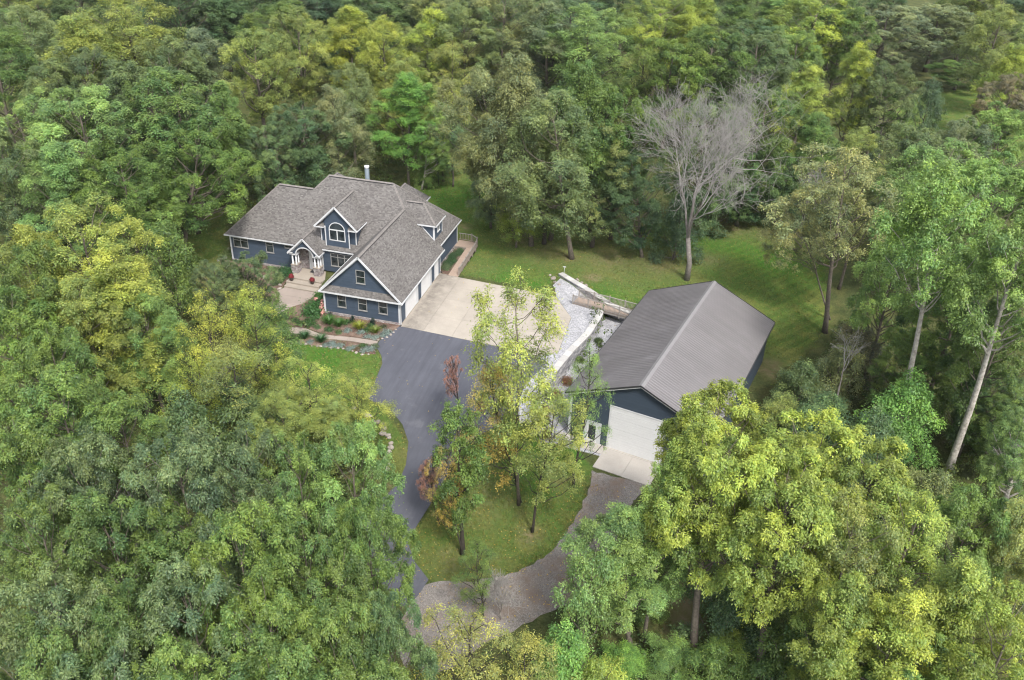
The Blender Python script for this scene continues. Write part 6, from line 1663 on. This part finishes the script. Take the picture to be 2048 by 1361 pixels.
def puff(seed, R, H, n, leaf, name, squash=1.0, up=.6):
    rng = np.random.default_rng(seed)
    c = rng.normal(size=(n // 14 + 1, 3)); c = nrmz(c) * rng.uniform(.55, 1, (len(c), 1)); c[:, 2] = np.abs(c[:, 2])
    base = c * np.array([R, R, H]); k = rng.integers(0, len(base), n)
    pos = base[k] + rng.normal(size=(n, 3)) * R * .26; pos[:, 2] = np.maximum(pos[:, 2], .02)
    nr = c[k] + np.array([0, 0, up]) + rng.normal(size=(n, 3)) * .5
    V, F = leaf_faces(rng, pos, nr, leaf, .1)
    tone = np.clip(.5 + rng.normal(0, .12, len(base))[k] + rng.normal(0, .14, n), 0, 1)
    return np_mesh(name, V, F, M['leaf'], dict(tone=np.repeat(tone, 4), warm=np.repeat(rng.random(n) * .3, 4)))
GR = [blades(s, 260, 1.0, .04, .62, None, 'grass_clump') for s in (1, 2)]
PF = [puff(s, .55, .42, 620, .10, 'low_plant') for s in (3, 4)]
SH = [puff(s, 1.0, 1.05, 2600, .13, 'shrub') for s in (5, 6)]
def plant(me, name, x, y, s, col, label, cat, group=None, sz=1.0):
    o = bpy.data.objects.new(name, me); COL.objects.link(o)
    o.location = (x, y, th(x, y) + .02); o.scale = (s, s, s * sz); o.rotation_euler = (0, 0, rnd.uniform(0, 6.28)); o.color = col
    return tag(o, label, cat, group)
g_dark = (.045, .11, .035, .0); g_silv = (.24, .28, .235, .0); g_mid = (.07, .15, .03, .0); g_yel = (.26, .27, .035, 0)
for i, (x, y, s) in enumerate(((-11.4, -5.35, .9), (-10.3, -5.75, .8), (-8.9, -5.4, .95), (-6.9, -5.5, 1.0), (-12.4, -5.1, .8))):
    plant(GR[i % 2], 'ornamental_grass', x, y, s * 1.35, g_dark, 'dark green arching grass clump in the bed between front walk and lawn', 'grass clump', 'grass clumps along the lawn side of the front walk')
for x, y, s, c, l in ((-7.7, -1.75, 1.05, g_mid, 'green arching grass clump in front of the garage, nearest the left corner board'), (-6.5, -1.9, .95, g_mid, 'green arching grass clump in the garage bed left of the yellow one'),
                      (-4.1, -1.9, .95, g_yel, 'yellow green grass clump in the middle of the garage bed'), (-2.0, -2.3, .8, (.16, .2, .04, 0), 'yellow brown grass clump in the garage bed near the asphalt')):
    plant(GR[0], 'ornamental_grass', x, y, s * 1.4, c, l, 'grass clump')
for x, y in ((-5.1, -2.6), (-3.5, -2.6), (-1.6, -3.3), (-1.0, -2.6), (-2.4, -3.35), (-.8, -1.9), (-8.0, -5.95), (-5.6, -5.6), (-5.2, -5.95), (-4.5, -5.7), (-3.0, -5.75), (-3.4, -6.1), (-1.7, -6.1), (-1.2, -5.6), (-6.2, -6.05)):
    plant(PF[rnd.randrange(2)], 'silver_plant', x, y, rnd.uniform(.7, 1.0), g_silv, 'low silvery green mound beside the front walk', 'plant', 'silvery mounds along the front walk', .6)
for x, y, s in ((-9.6, -2.4, .9), (-3.0, -2.0, .8), (-3.1, -1.0, .6), (-5.9, -1.0, .7), (-10.3, -1.6, .7), (-2.2, -5.3, .6), (-9.6, -5.9, .7)):
    plant(PF[rnd.randrange(2)], 'low_plant', x, y, s * 1.35, (.06, .12, .03, 0), 'low dark green perennial in the mulch beds by the front walk', 'plant', 'low green perennials in the front beds', .8)
for x, y, s, c in ((-8.6, -2.9, .5, (.09, .15, .05, 0)), (-7.2, -3.0, .6, (.06, .13, .04, 0)), (-5.9, -3.2, .5, (.12, .17, .06, 0)), (-4.6, -1.1, .45, (.07, .12, .04, 0)), (-1.6, -1.0, .45, (.10, .10, .05, 0)), (-9.7, -1.1, .6, (.07, .14, .04, 0)), (-10.9, -2.4, .6, (.08, .15, .04, 0)), (-8.6, -.9, .4, (.12, .16, .06, 0)), (-6.9, -.7, .4, (.07, .12, .05, 0)), (-.9, -5.0, .5, (.12, .15, .07, 0)), (-2.6, -6.0, .4, (.16, .11, .06, 0)), (-11.8, -2.0, .6, (.07, .13, .04, 0))):
    plant(PF[rnd.randrange(2)], 'low_plant', x, y, s * 1.5, c, 'small mixed green perennial filling the mulch bed in front of the garage wall', 'plant', 'mixed perennials in the garage bed', .9)
# three dwarf conifers against the garage stone
cm = puff(9, .26, 1.0, 1100, .07, 'dwarf_conifer')
for x, l in ((-8.1, 'dwarf dark conifer below the left garage window'), (-5.4, 'dwarf dark conifer left of the middle garage window'), (-3.0, 'dwarf dark conifer between middle and right garage windows')):
    plant(cm, 'dwarf_conifer', x, -.72, 1.0, (.012, .035, .020, 0), l, 'conifer', None, .95)
# hydrangea with pink heads, other shrubs by the porch
hy = empty('hydrangea', (-10.4, .5, th(-10.4, .5)), label='green hydrangea with pink flower heads at the left corner of the garage', cat='shrub')
o = link('foliage', SH[0], hy); o.scale = (1.45, 1.45, 1.35); o.color = (.07, .16, .04, 0)
M['pink'] = simple('pink_petal', (.62, .32, .28), .8, .25, 14); M['red'] = simple('dark_red_petal', (.16, .018, .022), .8, .3, 16)
def head(name, parent, x, y, z, r, mat, seed):
    rng = np.random.default_rng(seed); d = nrmz(rng.normal(size=(90, 3))); V, F = leaf_faces(rng, d * r, d + rng.normal(size=d.shape) * .3, r * .55, 0, .9)
    me = np_mesh(name, V, F, mat); o = link(name, me, parent, (x, y, z)); return o
hm = [(.75, -.35, .95), (.95, -.1, .85), (.85, .25, 1.0), (1.05, -.45, .6), (.7, -.05, 1.15), (1.15, .15, .7), (.95, -.65, .45), (-.1, .4, 1.35), (.55, .45, 1.2)]
for i, (x, y, z) in enumerate(hm): head('flower_head', hy, x * 1.15, y * 1.2, z * 1.12, .20, M['pink'], i)
for x, y, s, c, l in ((-10.2, 2.8, 1.35, (.075, .16, .035, 0), 'green leafy shrub behind the hydrangea near the steps'), (-11.6, 3.9, .55, (.08, .17, .035, 0), 'small bright green shrub at the right end of the entry steps'),
                      (-17.9, 7.7, 1.05, (.05, .12, .035, 0), 'rounded green shrub left of the porch pillar'), (-17.8, 6.0, .6, (.06, .11, .03, 0), 'small dark green shrub beside the top step'),
                      (-18.0, 5.1, .45, (.09, .12, .05, 0), 'small grey green shrub at the left of the lower steps'), (-27.0, 10.4, .8, (.16, .2, .06, 0), 'pale blooming shrub at the far left corner of the house'),
                      (-14.9, -2.2, .9, (.07, .13, .04, 0), 'green shrub where the front walk turns toward the drive'), (-13.3, -1.9, .6, (.08, .14, .04, 0), 'small green shrub inside the bend of the front walk')):
    plant(SH[rnd.randrange(2)], 'shrub', x, y, s, c, l, 'shrub')
for x, y, s, c in ((.35, 14.6, .55, (.13, .17, .07, 0)), (.2, 15.6, .6, (.06, .11, .04, 0)), (.5, 16.7, .6, (.06, .12, .04, 0)), (.1, 17.8, .55, (.07, .12, .05, 0)), (.5, 18.8, .55, (.09, .14, .06, 0)), (.55, 19.7, .45, (.08, .14, .05, 0))):
    plant(SH[rnd.randrange(2)], 'shrub', x, y, s, c, 'green shrub in the narrow mulch bed between the ramp and the house wall', 'shrub', 'shrubs between the ramp and the house')
def flower_pot(x, y, z, label):
    t = empty('flower_pot', (x, y, z), label=label, cat='flower pot')
    MB().tube([(0, 0, 0), (0, 0, .25), (0, 0, .48), (0, 0, .52), (0, 0, .52), (0, 0, .40)], [.17, .24, .27, .30, .25, .22], 14).build('pot', M['pot'], t, smooth=True, local=True)
    rng = np.random.default_rng(int(abs(x) * 10)); d = nrmz(rng.normal(size=(420, 3))); d[:, 2] = np.abs(d[:, 2])
    V, F = leaf_faces(rng, d * np.array([.34, .34, .42]) * rng.uniform(.6, 1, (420, 1)) + [0, 0, .5], d + rng.normal(size=d.shape) * .3, .11, 0, .9)
    link('flowers', np_mesh('flowers', V, F, M['red']), t)
flower_pot(-16.2, 6.05, -.17, 'pot of dark red flowers on the left end of the entry steps')
flower_pot(-13.5, 6.05, -.17, 'pot of dark red flowers on the right end of the entry steps')
tag(MB().box(-14.95, 8.35, .052, -14.05, 8.95, .07).build('doormat', M['black']), 'dark doormat lying on the porch before the white front door', 'doormat')
# red and brown climbers along the lower retaining wall
for x, y, s, c, l in ((17.9, -8.0, .8, (.22, .06, .04, 0), 'dark red shrub at the foot of the retaining wall near the barn corner'), (18.7, -4.9, .6, (.20, .07, .04, 0), 'small red shrub hanging over the retaining wall'),
                      (19.4, -2.6, .6, (.22, .10, .045, 0), 'reddish brown shrub in the channel below the retaining wall'), (21.2, 5.2, .45, (.07, .10, .03, 0), 'low green weed clump against the retaining wall beside the barn'),
                      (20.0, 1.2, .5, (.09, .12, .03, 0), 'small green weed clump at the bend of the retaining wall'), (18.9, -11.6, .8, (.22, .20, .05, 0), 'yellow brown shrub at the low end of the retaining wall')):
    plant(SH[rnd.randrange(2)], 'shrub', x, y, s, c, l, 'shrub')
# crimson branch of a small maple by the drive
tb_([11.35, -14.31, 7.7, 0.95, -0.58, -0.14], 'high2', 'redleaf', 'small crimson leaved tree beside the asphalt drive left of the yellowing maple', trunk_r=.06, trunk_mat='bark_dark')
tb_([13.37, -25.78, 7, 1.13, -0.87, -0.22], 'high2', 'redleaf2', 'small purplish red tree leaning over the drive beside the ivy-covered tree', trunk_r=.05, trunk_mat='bark_dark')

# ------------------------------------------------------------------ tufts of grass and fallen leaves
def scatter(name, zones, n, seed, mode):
    rng = np.random.default_rng(seed); X = []; Y = []
    for P_, share, m_ in zones:
        A = np.array(P_); k = int(n * share); x = rng.uniform(A[:, 0].min(), A[:, 0].max(), k * 4); y = rng.uniform(A[:, 1].min(), A[:, 1].max(), k * 4)
        ok = pd(x, y, P_) > m_
        for Q in ([(-27, 9), (-9, -.5), (.2, -.5), (.2, 12.9), (15, 12), (18, 8), (18.2, 0), (16, -2), (0, -.5), (2.5, 13), (2.6, 22.5), (-1, 28.5), (-27, 24)], ASPH, GDR, WG, WGL) if mode == 'tuft' else (): ok &= pd(x, y, Q) < -.05
        ok &= pd(x, y, LOW_KEEP) < -.2
        X.append(x[ok][:k]); Y.append(y[ok][:k])
    X = np.concatenate(X); Y = np.concatenate(Y); Z = terrain(X, Y); N = len(X)
    if mode == 'tuft':
        b = 4; a = rng.uniform(0, 6.28, (N, b)); h = rng.uniform(.05, .13, (N, b)) * rng.uniform(.6, 1.5, (N, 1))
        c = np.stack([X, Y, Z], 1)[:, None] + np.stack([np.cos(a) * .04, np.sin(a) * .04, a * 0], 2)
        tip = c + np.stack([np.cos(a) * h * .7, np.sin(a) * h * .7, h], 2); w = np.stack([-np.sin(a), np.cos(a), a * 0], 2) * .022
        V = np.stack([c - w, c + w, tip + w * .2, tip - w * .2], 2).reshape(-1, 3); F = np.arange(len(V)).reshape(-1, 4); k4 = 4 * b
        t = np.clip(.5 + np.repeat(rng.normal(0, .18, N), k4), 0, 1); wv = np.repeat(rng.random(N), k4)
    else:
        V, F = leaf_faces(rng, np.stack([X, Y, Z + .07], 1), np.array([0, 0, 1.]) + rng.normal(size=(N, 3)) * .25, .13); k4 = 4
        t = np.clip(.5 + np.repeat(rng.normal(.1, .2, N), k4), 0, 1); wv = np.repeat(rng.random(N), k4)
    me = np_mesh(name, V, F, M['leaf'], dict(tone=t, warm=wv)); o = tag(link(name, me), kind='stuff'); o.color = (.135, .165, .045, .5) if mode == 'tuft' else (.30, .25, .10, .78)
scatter('grass_tufts', [(LAWN_BACK, .62, -.5), (LAWN_FRONT, .10, -.3), (ISLAND, .18, -.3), (SIDE, .05, 0), (MEADOW, .05, 0)], 42000, 5, 'tuft')
scatter('fallen_leaves', [(LAWN_BACK, .34, -.5), (LAWN_FRONT, .08, -.3), (ISLAND, .24, -.5), (ASPH, .025, .3), (GDR, .16, .1), (AP, .012, .3), (SIDE, .04, 0)], 2600, 6, 'leaf')

# ------------------------------------------------------------------ thin humid air over the wood
hz = bpy.data.materials.new('haze_air'); hz.use_nodes = True; t_ = hz.node_tree; t_.nodes.clear()
pv = t_.nodes.new('ShaderNodeVolumePrincipled'); out_ = t_.nodes.new('ShaderNodeOutputMaterial')
pv.inputs['Color'].default_value = (.93, .96, 1.0, 1); pv.inputs['Density'].default_value = 0.00007; pv.inputs['Anisotropy'].default_value = .2
t_.links.new(pv.outputs[0], out_.inputs['Volume'])
hb = MB().box(-420, -170, -7, 420, 460, 56)
ho = tag(link('haze', hb.mesh('haze', hz)), kind='stuff')
